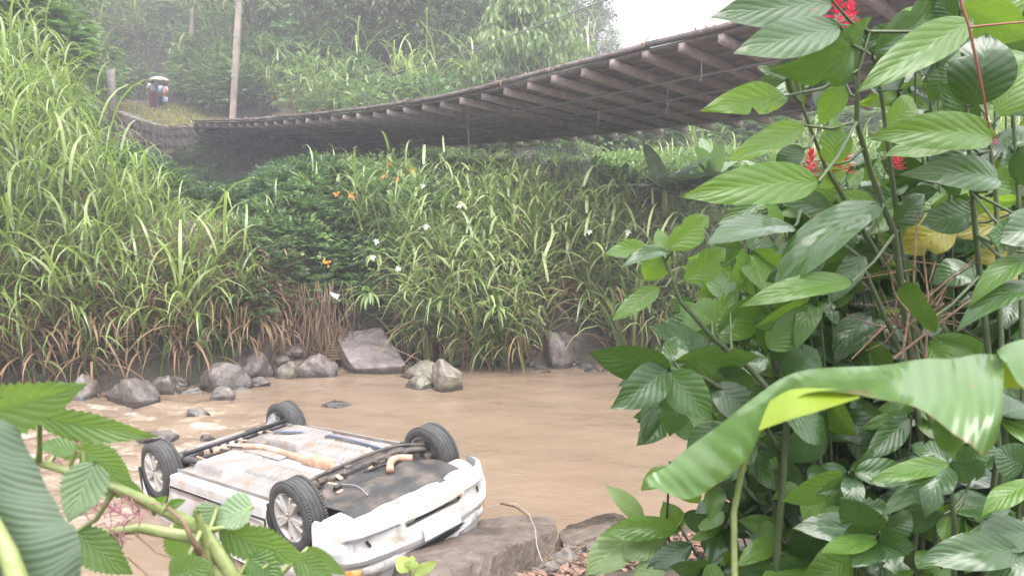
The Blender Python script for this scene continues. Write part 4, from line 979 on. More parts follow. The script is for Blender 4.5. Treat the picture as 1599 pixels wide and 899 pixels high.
for ax in (-1.25, 1.25):
    for sd in (-1, 1):
        bm = bmesh.new(); bmesh.ops.create_cone(bm, cap_ends=True, segments=48, radius1=.355, radius2=.355, depth=.5)
        bmesh.ops.rotate(bm, matrix=Matrix.Rotation(math.pi/2, 3, 'X'), verts=bm.verts); bmesh.ops.translate(bm, vec=(ax, sd*.80, -.01), verts=bm.verts)
        cutters.append(bm_obj('cut', bm, BLACK))
for c in cutters:
    md = body.modifiers.new('b', 'BOOLEAN'); md.object = c; md.operation = 'DIFFERENCE'; md.solver = 'EXACT'; md.material_mode = 'TRANSFER'
dg = bpy.context.evaluated_depsgraph_get(); ev = bpy.data.meshes.new_from_object(body.evaluated_get(dg)); body.modifiers.clear(); body.data = ev
for c in cutters: bpy.data.objects.remove(c)
body.parent = car
def cbox(name, c, h, mat, parent=car, bev=.008, rot=None):
    bm = bmesh.new(); bevel_box(bm, c, h, bev, rot); return bm_obj(name, bm, mat, parent)
def ctube(name, pts, r, mat, parent=car, sides=10):
    q = QB(); pts = [Vector(p) for p in pts]
    if len(pts) > 2:                        # round the bends
        fine = []
        for i in range(len(pts)-1):
            p0, p1, p2, p3 = pts[max(0, i-1)], pts[i], pts[i+1], pts[min(len(pts)-1, i+2)]
            for s_ in range(6):
                t = s_/6; fine.append(.5*((2*p1)+(p2-p0)*t+(2*p0-5*p1+4*p2-p3)*t*t+(3*p1-p0-3*p2+p3)*t**3))
        pts = fine+[pts[-1]]
    q.tube(pts, r, sides, .5, 0, True); return q.obj(name, mat, parent, True)
# floor pan: pads, tunnel and rails pressed in the sheet
def sbox(v, a, b, e): return sstep(a-e, a+e, v)*(1-sstep(b-e, b+e, v))
def pan(x, y):
    z = .03+.0*x
    for (x0, x1, y0, y1, h_) in ((-.05, .72, -.62, -.20, .028), (-.05, .72, .20, .62, .028), (-.78, -.18, -.62, -.16, .075), (-.80, -.1, .12, .62, .095)): z += h_*sbox(x, x0, x1, .04)*sbox(y, y0, y1, .04)
    z -= .07*sbox(y, -.11, .13, .035)
    for yr in (-.42, .42): z += .03*sbox(y, yr-.05, yr+.05, .012)*sbox(x, -.1, .95, .05)
    for k in range(9): z += .008*sbox(x, -.02+k*.085, .02+k*.085, .012)*(1 if .2 < abs(y) < .6 else 0)
    return z+.006*mnoise.noise((x*9, y*9, 4))
mobj('floor_pan', grid_mesh('floor_pan', np.linspace(-.93, .93, 130), np.linspace(-.72, .72, 110), pan, [PAN]), car)
mobj('rear_floor', grid_mesh('rear_floor', np.linspace(-1.9, -.92, 50), np.linspace(-.56, .56, 60), lambda x, y: .03-.10*sstep(-1.3, -1.8, x)+.06*sbox(x, -1.75, -1.35, .05)*sbox(y, -.3, .32, .06)+.004*mnoise.noise((x*9, y*9, 1)), [PAN]), car)
for sd in (-1, 1):
    cbox('sill', (-.02, sd*.775, -.02), (.86, .055, .052), PAINT, car, .02)
    cbox('sill_flange', (-.02, sd*.735, .045), (.86, .004, .02), PAN, car, 0)
# undertray and front members
def tray(x, y): return .035+.03*sbox(x, 1.05, 1.5, .05)*sbox(y, -.35, .45, .06)+.018*mnoise.noise((x*5, y*5, 2))-.05*sstep(1.7, 1.85, x)
mobj('undertray', grid_mesh('undertray', np.linspace(.96, 1.86, 60), np.linspace(-.58, .58, 70), tray, [M('undertray_plastic', (.022, .021, .022), (.045, .041, .038), 6, .55, .6, 16, c3=(.09, .07, .055), scale3=6)]), car)
cbox('subframe', (1.0, 0, .075), (.07, .56, .035), DARKM, car, .02)
ctube('anti_roll_bar', [(1.22, -.62, .11), (1.02, -.5, .13), (.98, 0, .14), (1.05, .45, .15), (1.28, .66, .13)], .017, DARKM)
for sd in (-1, 1):
    ctube('control_arm', [(.98, sd*.38, .09), (1.15, sd*.52, .10), (1.27, sd*.66, .09)], .032, DARKM)
    ctube('tie_rod', [(1.12, sd*.15, .06), (1.14, sd*.66, .05)], .014, DARKM)
    ctube('drive_shaft', [(1.25, sd*.2, .03), (1.25, sd*.66, .0)], .022, DARKM)
    cbox('mud_flap', (.93, sd*.70, -.08), (.018, .12, .14), BLACK, car, .008)
    cbox('arch_liner', (-1.62, sd*.72, -.2), (.03, .10, .2), BLACK, car, .01)
ctube('downpipe', [(1.4, .12, .08), (1.32, .2, .12), (1.24, .34, .10), (1.3, .46, .07)], .035, RUST)
ctube('oil_line', [(1.62, -.3, .06), (1.4, -.25, .085), (1.2, -.3, .08)], .006, MT['wire'])
rk = make_rock(.34, .2, .3, 33, 8, 'gearbox'); rk.name = 'gearbox'; rk.data.materials.clear(); rk.data.materials.append(DARKM); rk.parent = car; rk.location = (1.2, -.38, .03)
# exhaust, tank, pipes
ctube('exhaust_pipe', [(.95, .02, .04), (.5, .03, .045), (0, .04, .05), (-.5, .06, .055), (-.78, -.02, .07), (-.95, -.16, .08), (-1.05, -.36, .06)], .034, RUST)
bm = bmesh.new(); lathe(bm, [(0, -.22), (.05, -.22), (.065, -.19), (.065, .19), (.05, .22), (0, .22)], 24); mf = bm_obj('muffler', bm, RUST, car, True); mf.location = (.42, .03, .055); mf.rotation_euler = (0, 0, math.pi/2)
cbox('heat_shield', (-.45, .05, .035), (.35, .13, .012), PAN, car, .01)
cbox('fuel_tank', (-.78, .33, .05), (.16, .3, .055), M('tank_metal', (.10, .09, .085), (.16, .13, .11), 6, .6, .3), car, .03)
ctube('brake_line', [(-.75, .30, .13), (-.55, .36, .135), (-.3, .5, .11), (.2, .55, .085), (.9, .5, .08)], .011, M('blue_line', (.07, .10, .18), rough=.4))
ctube('brake_line', [(-.72, .26, .13), (-.5, .33, .135), (-.28, .46, .11), (.2, .52, .085), (.9, .46, .08)], .009, DARKM)
# rear axle: plate with square holes, trailing arms
AX = -1.0; y0, y1, zl, zh = -.62, .62, .03, .165; holes = [-.36, -.265, -.17, -.075, .02, .26, .355]
q = QB(); q.box((AX, 0, zh-.02), ((.012, 0, 0), (0, .6, 0), (0, 0, .02))); q.box((AX, 0, zl+.02), ((.012, 0, 0), (0, .6, 0), (0, 0, .02)))
ed = [y0]+[e for h_ in holes for e in (h_-.034, h_+.034)]+[y1]
for i in range(0, len(ed), 2): q.box((AX, (ed[i]+ed[i+1])/2, (zl+zh)/2), ((.0115, 0, 0), (0, (ed[i+1]-ed[i])/2, 0), (0, 0, (zh-zl)/2-.04)))
q.obj('axle_beam', BLACK, car)
cbox('rear_crossmember', (-1.66, 0, -.02), (.02, .58, .02), BLACK, car, .01)
for sd in (-1, 1):
    ctube('trailing_arm', [(-.72, sd*.52, .06), (-.95, sd*.58, .09), (-1.25, sd*.63, .02)], .035, DARKM)
    cbox('spring_seat', (-1.2, sd*.52, .04), (.08, .07, .06), DARKM, car, .02)
    ctube('shock_absorber', [(-1.32, sd*.56, .06), (-1.45, sd*.5, -.1)], .028, BLACK)
for (x, y, z, sd, s_) in ((-1.28, .60, .10, 5, .2), (-1.18, .5, .08, 8, .18)):
    rk = make_rock(s_, s_*.8, s_, sd, 12, 'torn_liner'); rk.name = 'torn_liner'; rk.data.materials.clear(); rk.data.materials.append(M('torn_plastic', (.10, .10, .11), (.2, .2, .21), 12, .35)); rk.parent = car; rk.location = (x, y, z)
# small dirty mechanical pieces round the front members
rc = random.Random(9)
for k in range(26):
    x, y = rc.uniform(.9, 1.35), rc.uniform(-.6, .62)
    if rc.random() < .5: cbox('bracket', (x, y, .07+rc.uniform(-.02, .05)), (rc.uniform(.015, .05), rc.uniform(.015, .05), rc.uniform(.01, .03)), rc.choice([DARKM, DARKM, BLACK, RUST]), car, .006, Matrix.Rotation(rc.uniform(0, 3), 4, 'Z') @ Matrix.Rotation(rc.uniform(-.5, .5), 4, 'X'))
    else: ctube('hose', [(x, y, .06), (x+rc.uniform(-.12, .12), y+rc.uniform(-.12, .12), .11), (x+rc.uniform(-.2, .2), y+rc.uniform(-.25, .25), .07)], rc.uniform(.007, .016), rc.choice([DARKM, BLACK]), car, 6)
for k in range(10):
    x, y = rc.uniform(-1.15, -.85), rc.uniform(-.55, .6); ctube('hose', [(x, y, .07), (x+.1, y+rc.uniform(-.1, .1), .10), (x+.22, y+rc.uniform(-.15, .15), .07)], .01, rc.choice([DARKM, BLACK, RUST]), car, 6)
# near side: doors, seams
def hw_at(x): return float(np.interp(x, XS, SP[:, 1]))
def side_panel(name, x0, x1, z0, z1, off, mat, sd=-1, nx=24, nz=10, open_=0):
    q = QB(); rows = []
    for i in range(nx+1):
        x = x0+(x1-x0)*i/nx; zb, hw, zl, zr = [float(np.interp(x, XS, SP[:, c])) for c in range(4)]; hp_ = half(zb, hw, zl, zr)[2:9]; row = []
        for j in range(nz+1):
            z = z0+(z1-z0)*j/nz; y = float(np.interp(-z, [-p[1] for p in hp_], [p[0] for p in hp_]))+off
            if .05 < j/nz < .95 and abs(j/nz-.45) < .06: y -= .006
            row.append(q.vert((x, sd*(y+open_*(i/nx)), z)))
        rows.append(row)
    for i in range(nx):
        for j in range(nz): q.quad(rows[i][j], rows[i+1][j], rows[i+1][j+1], rows[i][j+1])
    edge = [rows[i][0] for i in range(nx+1)]+[rows[nx][j] for j in range(1, nz+1)]+[rows[i][nz] for i in range(nx-1, -1, -1)]+[rows[0][j] for j in range(nz-1, 0, -1)]
    inn = [q.vert((q.v[k][0], q.v[k][1]-sd*.03, q.v[k][2])) for k in edge]
    for a in range(len(edge)): b_ = (a+1) % len(edge); q.quad(edge[a], edge[b_], inn[b_], inn[a])
    return q.obj(name, mat, car, False)
for sd in (-1, 1):
    rd = side_panel('door', -.86, -.13, -.10, -.57, .012, PAINT, sd); fd = side_panel('door', -.11, .86, -.10, -.57, .012, PAINT, sd, open_=.0 if sd > 0 else .012)
    for d_, hx in ((rd, -.72), (fd, .05)):
        bm = bmesh.new(); bevel_box(bm, (hx, sd*.862, -.47), (.09, .014, .016), .008); h_ = bm_obj('handle', bm, PAINT, d_)
    side_panel('door_seal', -.89, .89, -.078, -.60, .003, BLACK, sd)
# front bumper with fog-lamp recess and lower grille
PLAN = [(1.60, -.845), (1.74, -.84), (1.86, -.79), (1.97, -.67), (2.05, -.45), (2.09, -.2), (2.10, 0)]
PLAN = PLAN+[(x, -y) for x, y in PLAN[-2::-1]]
pl = np.array(PLAN); sl_ = np.concatenate([[0], np.cumsum(np.hypot(*np.diff(pl, axis=0).T))]); 
def plan(t):
    s_ = t*sl_[-1]; return np.interp(s_, sl_, pl[:, 0]), np.interp(s_, sl_, pl[:, 1])
NT, NZ = 140, 40; pt = np.array([plan(i/NT) for i in range(NT+1)])
for _ in range(6): pt[1:-1] = .25*pt[:-2]+.5*pt[1:-1]+.25*pt[2:]
nrm = np.gradient(pt, axis=0); nrm = np.stack([nrm[:, 1], -nrm[:, 0]], 1); nrm /= np.linalg.norm(nrm, axis=1)[:, None]
BZ = [(.035, -.045), (.02, -.012), (-.03, .0), (-.18, .018), (-.26, .010), (-.31, -.015), (-.325, -.045)]
bm = bmesh.new(); rows = []
def recess(y, z):
    a = abs(y); zc = -.155-.05*(a-.5); r = sbox(a, .36, .76, .02)*sbox(z, zc-.085, zc+.065, .014); r2 = sbox(a, .42, .71, .02)*sbox(z, zc-.05, zc+.035, .012)
    return r*.045+r2*.06, sbox(a, -1, .30, .012)*sbox(z, -.135, -.09, .010)*.06
for i in range(NT+1):
    row = []
    for j in range(NZ+1):
        z = .035-.36*j/NZ; off = float(np.interp(-z, [-b_[0] for b_ in BZ], [b_[1] for b_ in BZ])); x, y = pt[i]; r, g = recess(y, z); off -= r+g
        rag = .012*mnoise.noise((y*14, 3, 1)) if j == 0 else 0
        row.append(bm.verts.new((x+nrm[i][0]*off, y+nrm[i][1]*off, z+rag)))
    rows.append(row)
for i in range(NT):
    for j in range(NZ):
        f = bm.faces.new((rows[i][j], rows[i+1][j], rows[i+1][j+1], rows[i][j+1])); f.smooth = True
        y = pt[i][1]; z = .035-.36*(j+.5)/NZ; f.material_index = 1 if recess(y, z)[1] > .055 else 0
bmesh.ops.recalc_face_normals(bm, faces=bm.faces[:])
bumper = bm_obj('bumper', bm, [PAINT, BLACK], car, True)
for k in range(1): cbox('grille_bar', (2.07, 0, -.115-k*.03), (.010, .29, .005), BLACK, bumper, .003)
cbox('licence_plate', (2.125, .02, -.235), (.006, .20, .048), M('plate_white', (.7, .7, .72), rough=.4), car, .004)
for sd in (-1, 1):
    cbox('fog_slot', (1.965, sd*.60, -.16), (.006, .012, .03), BLACK, bumper, .004, Matrix.Rotation(sd*.5, 4, 'Z') @ Matrix.Rotation(.5, 4, 'X'))
# grille and lamps under the bumper line
def nose_patch(name, t0, t1, z0, z1, off, mat, parent=car, bul=.0, nt=30, nz=8):
    q = QB(); rows = []
    for i in range(nt+1):
        f = t0+(t1-t0)*i/nt; k = f*NT; i0 = min(NT-1, int(k)); w = k-i0; x, y = pt[i0]*(1-w)+pt[i0+1]*w; nn = nrm[i0]*(1-w)+nrm[i0+1]*w; row = []
        for j in range(nz+1):
            v = j/nz; z = z0+(z1-z0)*v; o_ = off-.10*v*v+bul*math.sin(math.pi*v)*math.sin(math.pi*i/nt); row.append(q.vert((x+nn[0]*o_, y+nn[1]*o_, z)))
        rows.append(row)
    for i in range(nt):
        for j in range(nz): q.quad(rows[i][j], rows[i+1][j], rows[i+1][j+1], rows[i][j+1])
    return q.obj(name, mat, parent, True)
nose_patch('nose_panel', .0, 1, -.32, -.60, -.05, PAINT, nt=80)
gr = nose_patch('grille', .36, .66, -.335, -.46, -.03, BLACK)
for k in range(4): nose_patch('grille_bar', .365, .655, -.345-k*.028, -.356-k*.028, -.018-.012*k, M('grille_dark', (.05, .05, .055), rough=.35), gr, nz=2)
AMBER = M('amber_lens', (.62, .22, .05), (.75, .42, .16), 9, .12, .3, 20, .7, .8, lo=.45, hi=.55)
CLEAR = M('lamp_reflector', (.62, .60, .58), (.35, .33, .32), 14, .12, .3, 30, .8, 1)
for a, b_ in ((.12, .27), (.73, .88)):
    mid = a+.062 if a < .5 else b_-.062
    hl = nose_patch('headlight', min(mid, b_) if a < .5 else a, b_ if a < .5 else mid, -.33, -.48, -.022, CLEAR, bul=.02)
    nose_patch('indicator_lens', a if a < .5 else mid, mid if a < .5 else b_, -.332, -.475, -.016, AMBER, hl, bul=.02)
# wheels
def wheel(x, sd, spin):
    t = thing('wheel', None, None, (x, sd*.73, 0)); t.parent = car
    bm = bmesh.new(); W2 = .098
    prof = [(.195, -W2*.82), (.215, -W2), (.255, -W2*1.03), (.282, -W2*.93), (.292, -W2*.78)]
    for g in (-.055, -.02, .02, .055): prof += [(.293, g-.006), (.284, g-.005), (.284, g+.005), (.293, g+.006)]
    prof += [(.292, W2*.78), (.282, W2*.93), (.255, W2*1.03), (.215, W2), (.195, W2*.82)]
    lathe(bm, prof, 72); 
    ty = bm_obj('tyre', bm, RUBBER, t, True)
    q = QB()                                            # tread blocks cut by cross grooves on both shoulders
    for k in range(72):
        a = 2*math.pi*k/72
        for s_ in (-1, 1):
            c = Vector((.2905*math.cos(a), s_*.073, .2905*math.sin(a))); q.box(c, (Vector((-math.sin(a), 0, math.cos(a)))*.0105, Vector((0, .013, 0)), Vector((math.cos(a), 0, math.sin(a)))*.006))
    setp(q.obj('tread', RUBBER, t), kind='stuff')
    bm = bmesh.new(); lathe(bm, [(.196, -W2*.86), (.204, -W2*.95), (.198, -W2*.9), (.188, -W2*.8), (.182, 0), (.19, W2*.85), (.2, W2*.9)], 48)
    rim = bm_obj('rim', bm, ALLOY, t, True)
    bm = bmesh.new(); oy = sd*.055                       # outer face: hub and five broad spokes
    for k in range(5):
        a = 2*math.pi*k/5+spin
        for off_, wd in ((-.20, .032), (.20, .032)):
            r0, r1 = .045, .193; p0 = Vector((r0*math.cos(a+off_*1.2), oy+sd*.006, r0*math.sin(a+off_*1.2))); p1 = Vector((r1*math.cos(a+off_), oy+sd*.012, r1*math.sin(a+off_)))
            d = (p1-p0); L = d.length; rot = d.to_track_quat('X', 'Y').to_matrix().to_4x4()
            bevel_box(bm, (p0+p1)/2, (L/2, .014, wd), .006, rot)
        p0 = Vector((.09*math.cos(a), oy-sd*.006, .09*math.sin(a))); d = Vector((math.cos(a), 0, math.sin(a))); bevel_box(bm, p0, (.07, .012, .046), .006, d.to_track_quat('X', 'Y').to_matrix().to_4x4())
    sp = bm_obj('spokes', bm, ALLOY, t)
    bm = bmesh.new(); lathe(bm, [(0, oy+sd*.022), (.03, oy+sd*.022), (.052, oy+sd*.014), (.055, oy-sd*.02)], 24); bm_obj('hub', bm, ALLOY, t, True)
    for k in range(4):
        a = 2*math.pi*k/4+spin+.4; bm = bmesh.new(); bmesh.ops.create_cone(bm, cap_ends=True, segments=6, radius1=.009, radius2=.008, depth=.016)
        bmesh.ops.rotate(bm, matrix=Matrix.Rotation(math.pi/2, 3, 'X'), verts=bm.verts); bmesh.ops.translate(bm, vec=(.034*math.cos(a), oy+sd*.024, .034*math.sin(a)), verts=bm.verts); bm_obj('wheel_nut', bm, BLACK, t)
    bm = bmesh.new(); lathe(bm, [(0, -sd*.0), (.13, -sd*.0), (.135, -sd*.01), (.135, -sd*.022), (.06, -sd*.03), (.06, -sd*.09), (0, -sd*.09)], 32); bm_obj('brake_disc', bm, DARKM, t, True)
for x in (-1.25, 1.25):
    for sd in (-1, 1): wheel(x, sd, .35+x*.5)
# ------------------------------------------------------------------ near plants
def near_leaf(seed, curl, fold, serr=0, nx=26, ny=4, w=.42, wav=.02, shape=1.0, bites=()):
    q = QB(); rows = []; rs2 = random.Random(seed)
    for i in range(nx+1):
        f = i/nx; row = []
        prof = math.sin(math.pi*f**(.78*shape))**.8 if 0 < f < 1 else 0
        if f > .8: prof *= 1-.35*((f-.8)/.2)**1.2
        ww = w*.5*max(prof, .012)
        x = f*(1-.12*curl*f); z = curl*.33*(f-f*f*1.35)
        for j in range(-ny, ny+1):
            v = j/ny; e = 1.0
            if serr and abs(j) == ny: e = 1+serr*((i % 2)*2-1)
            for fb, sd_, dp in bites:
                if (v > 0) == (sd_ > 0): e *= 1-dp*math.exp(-((f-fb)/.045)**2)*abs(v)
            xx = x+(.012*serr*6*(i % 2) if abs(j) == ny and serr else 0)
            zz = z+fold*abs(v)**1.2*ww-.6*fold*v*v*ww+wav*math.sin(f*9+seed+v*2)*abs(v)*.5+.007*math.cos((f*8-abs(v)**.7*2.5)*6.283)*abs(v)*(1-abs(v))*2.4
            row.append(q.vert((xx, v*ww*e, zz), .5+rs2.uniform(-.08, .08), (f, .5+.5*v)))
        rows.append(row)
    for i in range(nx):
        for j in range(2*ny): q.quad(rows[i][j], rows[i+1][j], rows[i+1][j+1], rows[i][j+1])
    return q
NV = [near_leaf(s, c, fo, wav=w_) for s, c, fo, w_ in ((1, .35, .35, .015), (2, .7, .25, .02), (3, 1.0, .4, .03), (4, .15, .2, .03), (5, 1.3, .3, .02), (6, .5, .6, .03))]+[near_leaf(31, .6, .3, wav=.05, bites=((.5, 1, .5),)), near_leaf(32, .9, .5, wav=.03, bites=((.7, -1, .6), (.35, 1, .3))), near_leaf(33, .2, .45, wav=.05, w=.36), near_leaf(34, 1.5, .35, wav=.04, w=.46, bites=((.62, 1, .4),)), near_leaf(35, 1.1, .2, wav=.06, w=.40)]
SV = [near_leaf(s, c, fo, .085, 30, 4, .55, .025, .8) for s, c, fo in ((11, .4, .3), (12, .8, .25), (13, .2, .4))]
cache = {}
def leafmesh(src, i, mat):
    k = (id(src), i, mat)
    if k not in cache: cache[k] = src[i].mesh('leaf', MT[mat], True, True)
    return cache[k]
def put_leaf(parent, B, T, wid, tilt, i, mat='big', src=NV, w0=.42, label=None):
    B, T = Vector(B), Vector(T); x = T-B; L = x.length; x.normalize(); c = (CAM-(B+T)/2).normalized(); n = (c-x*c.dot(x)); n = n.normalized() if n.length > .05 else x.orthogonal().normalized()
    n = Matrix.Rotation(tilt, 3, x) @ n; y = n.cross(x)
    o = mobj('leaf', leafmesh(src, i, mat), parent)
    sx = L*1.06; sy = wid/w0; M_ = Matrix([[x.x*sx, y.x*sy, n.x*L, B.x], [x.y*sx, y.y*sy, n.y*L, B.y], [x.z*sx, y.z*sy, n.z*L, B.z], [0, 0, 0, 1]])
    o.matrix_basis = Matrix.Translation(-Vector(parent.location)) @ M_ if parent else M_
    if label: o['label'] = label
    return o
rl = random.Random(21)
def near_plant(name, label, cat, stems, leaves, stem_mat='stem', srad=.008, src=NV, w0=.42, mat='big', roots=True, group='leafy bushes on the near bank'):
    """stems: lists of (px,py,depth); leaves: (bx,by,tx,ty,width px,depth, tilt deg, depth change of the tip, material)"""
    S = [[P(*s_) for s_ in st] for st in stems]
    b0 = S[0][0].copy(); g0 = Vector((b0.x, b0.y, terr(b0.x, b0.y)))
    t = thing(name, label, cat, g0, group); q = QB()
    for st in S:
        pts = st
        if roots: pts = [Vector((st[0].x+rl.uniform(-.05, .05), st[0].y+.02, terr(st[0].x, st[0].y)-.05))]+st
        q.tube([p-g0 for p in pts], [srad*(1.25-.75*k/(len(pts)-1)) for k in range(len(pts))], 7)
    flat = [p for st in S for k in range(len(st)-1) for p in (st[k], st[k].lerp(st[k+1], .5))]+[st[-1] for st in S]
    for (bx, by, tx, ty, w, d, tilt, dd, mt) in leaves:
        B, T = P(bx, by, d), P(tx, ty, d+dd); m_ = mt or (rl.choice(mat) if isinstance(mat, (list, tuple)) else mat)
        put_leaf(t, B, T, w/FPX*(d+dd/2)/max(.35, math.cos(R_(tilt))), R_(tilt), rl.randrange(len(src)), m_, src, w0)
        nb = min(flat, key=lambda p: (p-B).length)
        if (nb-B).length < .7: q.tube([nb-g0, (nb.lerp(B, .5)+Vector((0, 0, -.012)))-g0, B-g0], [.0045, .0035, .003], 5)
    q.obj('stem', MT[stem_mat], t, True)
    return t, S
def flower(parent, px, py, d, size, mat='red', n=26):
    p = P(px, py, d); q = QB()
    for k in range(n):
        f = k/n; a = k*2.4; e = .1+1.1*f; b_ = Vector((0, 0, size*(f-.5)*1.1))
        q.leaf(b_, (math.cos(a)*math.cos(e), math.sin(a)*math.cos(e), math.sin(e)), (0, 0, 1), size*.6*(1.1-.5*f), size*.2, rl.random())
    o = q.obj('flower', MT[mat], parent); o.location = p-Vector(parent.location); return o
def rosette(px, py, d, n, Lpx, wr=.42, spread=0.0):
    """leaves round a shoot tip, the outer ones drooping"""
    out = []; a0 = rl.uniform(0, 6.28)
    for k in range(n):
        a = a0+k*2.4; L = Lpx*rl.uniform(.5, 1.25); fw = abs(math.sin(a)); dx = math.cos(a)*L; dy = math.sin(a)*L*.5+L*rl.uniform(.0, .38); dd = -math.sin(a)*L/FPX*d*.6
        out.append((px+dx*.08, py+dy*.08, px+dx, py+dy, L*wr*rl.uniform(.75, 1.2), d+rl.uniform(-.03, .03), rl.uniform(-50, 50), dd, None))
    return out
Y_ = 'young'
A, SA = near_plant('leafy_shoot', 'slender bright green shoot reaching out over the water at the edge of the near bush', 'plant', [[(1230, 640, 2.0), (1170, 575, 1.95), (1115, 530, 1.9), (1062, 470, 1.85), (1036, 398, 1.85)]],
    [(1015, 386, 944, 396, 30, 1.85, 20, -.05, Y_), (1042, 390, 1002, 444, 44, 1.86, 0, .03, Y_), (1046, 396, 968, 408, 20, 1.82, 40, -.12, None), (1042, 388, 1116, 332, 46, 1.88, 10, .05, Y_), (1036, 390, 1028, 358, 24, 1.9, 0, .03, Y_), (1068, 438, 1142, 384, 46, 1.85, 15, .03, Y_), (1030, 448, 958, 498, 36, 1.83, 15, -.05, Y_),
     (1112, 502, 1070, 480, 60, 2.0, 10, .05, Y_), (1100, 530, 1150, 455, 60, 2.05, 10, .05, Y_), (1118, 528, 1060, 470, 46, 2.0, -10, .1, Y_), (1110, 545, 1015, 510, 40, 2.0, 30, -.05, None), (1120, 520, 1205, 470, 56, 2.05, 20, .1, Y_), (1140, 470, 1108, 418, 40, 2.1, 20, .1, Y_)])
Bp, SB = near_plant('flowering_bush', 'tall bush with red flower spikes and very large leaves crossing in front of the bridge', 'bush', [[(1440, 700, 2.1), (1397, 365, 1.9), (1360, 270, 1.85), (1338, 190, 1.8), (1340, 110, 1.75), (1358, 50, 1.75)], [(1450, 690, 2.15), (1403, 360, 2.05), (1392, 270, 2.0), (1378, 160, 1.95), (1365, 90, 1.9)], [(1480, 690, 2.2), (1420, 480, 2.1), (1330, 330, 2.0), (1290, 262, 1.95), (1250, 160, 1.9)], [(1470, 690, 2.0), (1340, 400, 2.0), (1250, 330, 1.95)]],
    [(1300, 2, 1117, 26, 62, 1.7, 25, -.1, None), (1312, 42, 1152, 82, 62, 1.65, 25, -.1, None), (1245, 66, 1304, 88, 36, 1.9, 20, .05, None), (1228, 122, 1180, 103, 18, 1.8, 20, 0, None), (1228, 150, 1101, 168, 50, 1.7, 15, -.1, Y_), (1350, 40, 1222, 136, 58, 1.78, -50, -.15, None), (1362, 82, 1500, -10, 75, 1.85, 20, .1, None), (1518, 32, 1345, 136, 62, 1.7, 15, -.1, Y_),
     (1320, 130, 1278, 196, 40, 1.8, 10, .05, Y_), (1256, 196, 1142, 248, 48, 1.75, 15, -.1, Y_), (1302, 258, 1306, 180, 50, 1.8, 5, -.02, 'young'), (1278, 284, 1068, 302, 66, 1.6, 15, -.15, Y_), (1256, 232, 1205, 268, 40, 1.9, 20, .05, None), (1232, 106, 1255, 168, 26, 1.9, 10, .05, None), (1272, 290, 1330, 250, 34, 1.95, 20, .05, Y_),
     (1375, 320, 1190, 452, 64, 1.8, 40, -.1, None), (1240, 354, 1102, 370, 36, 1.8, 62, -.1, None), (1330, 440, 1157, 470, 38, 1.75, 30, -.1, Y_), (1300, 330, 1210, 300, 40, 2.0, 20, 0, None), (1290, 400, 1190, 440, 50, 1.95, 10, .05, None), (1330, 345, 1270, 420, 50, 2.0, -20, .05, None), (1350, 400, 1295, 470, 44, 1.95, 30, 0, None), (1370, 330, 1300, 300, 36, 1.95, 15, .05, Y_), (1345, 60, 1300, 20, 36, 1.9, 10, .05, None), (1395, 350, 1450, 300, 44, 2.0, 20, 0, None), (1380, 200, 1440, 150, 50, 2.05, 20, .05, Y_)])
for a in ((1266, 258, 1.95, .055), (1317, 248, 1.95, .06), (1308, 14, 1.8, .06), (1345, 322, 2.1, .05)): flower(Bp, *a)
flower(Bp, 1328, 25, 1.85, .05)
Cp, SCp = near_plant('broadleaf_bush', 'bush with the darkest big leaves and yellowing lower leaves by the picture edge', 'bush', [[(1560, 700, 2.1), (1530, 430, 2.0), (1518, 300, 1.9), (1508, 150, 1.85), (1500, 20, 1.8)], [(1600, 720, 2.1), (1592, 330, 2.05), (1580, 150, 2.0)], [(1570, 700, 2.0), (1555, 300, 2.0), (1540, 180, 1.95)]],
    [(1518, 166, 1548, 32, 88, 1.8, 10, -.05, None), (1552, 214, 1358, 206, 60, 1.75, 20, -.1, Y_), (1518, 206, 1384, 242, 42, 1.85, 30, 0, Y_), (1562, 282, 1412, 264, 52, 1.8, 20, -.1, None), (1545, 236, 1428, 264, 44, 1.9, 30, .05, None), (1560, 182, 1606, 88, 60, 1.85, 15, 0, Y_), (1498, 8, 1605, 60, 70, 1.8, 10, 0, Y_), (1525, 330, 1440, 350, 54, 1.95, 20, .05, None), (1590, 372, 1546, 366, 60, 1.7, 10, -.05, None), (1650, 350, 1548, 372, 64, 1.7, 20, -.05, None),
     (1630, 400, 1500, 468, 34, 1.7, 40, -.05, Y_), (1630, 445, 1480, 505, 36, 1.7, 40, -.05, None), (1440, 508, 1432, 444, 58, 1.85, -55, -.1, None), (1535, 60, 1600, -20, 60, 1.9, 10, 0, Y_), (1560, 110, 1620, 150, 56, 1.95, 10, 0, Y_), (1500, 110, 1440, 160, 44, 2.0, 20, .05, None), (1590, 230, 1640, 300, 60, 2.0, 10, 0, None), (1540, 300, 1600, 260, 50, 2.05, 10, 0, Y_),
     (1490, 350, 1395, 395, 60, 2.15, 5, 0, 'yellow'), (1600, 345, 1480, 365, 44, 2.15, 10, 0, 'yellow'), (1610, 400, 1520, 400, 50, 2.2, 5, 0, 'yellow'), (1440, 330, 1420, 400, 60, 2.2, 5, 0, 'young'), (1600, 420, 1530, 440, 40, 2.2, 5, 0, 'yellow'), (1525, 200, 1470, 130, 50, 1.95, 10, 0, None), (1505, 30, 1430, 70, 60, 1.95, 15, .1, Y_), (1520, 420, 1450, 440, 46, 2.05, 30, 0, None), (1585, 160, 1530, 110, 50, 2.05, 10, .05, None), (1490, 30, 1440, -30, 50, 1.9, 10, 0, None)])
for a in ((1402, 248, 2.1, .045), (1398, 252, 2.15, .04), (1507, 205, 2.1, .03), (1550, 215, 2.15, .03)): flower(Cp, *a)
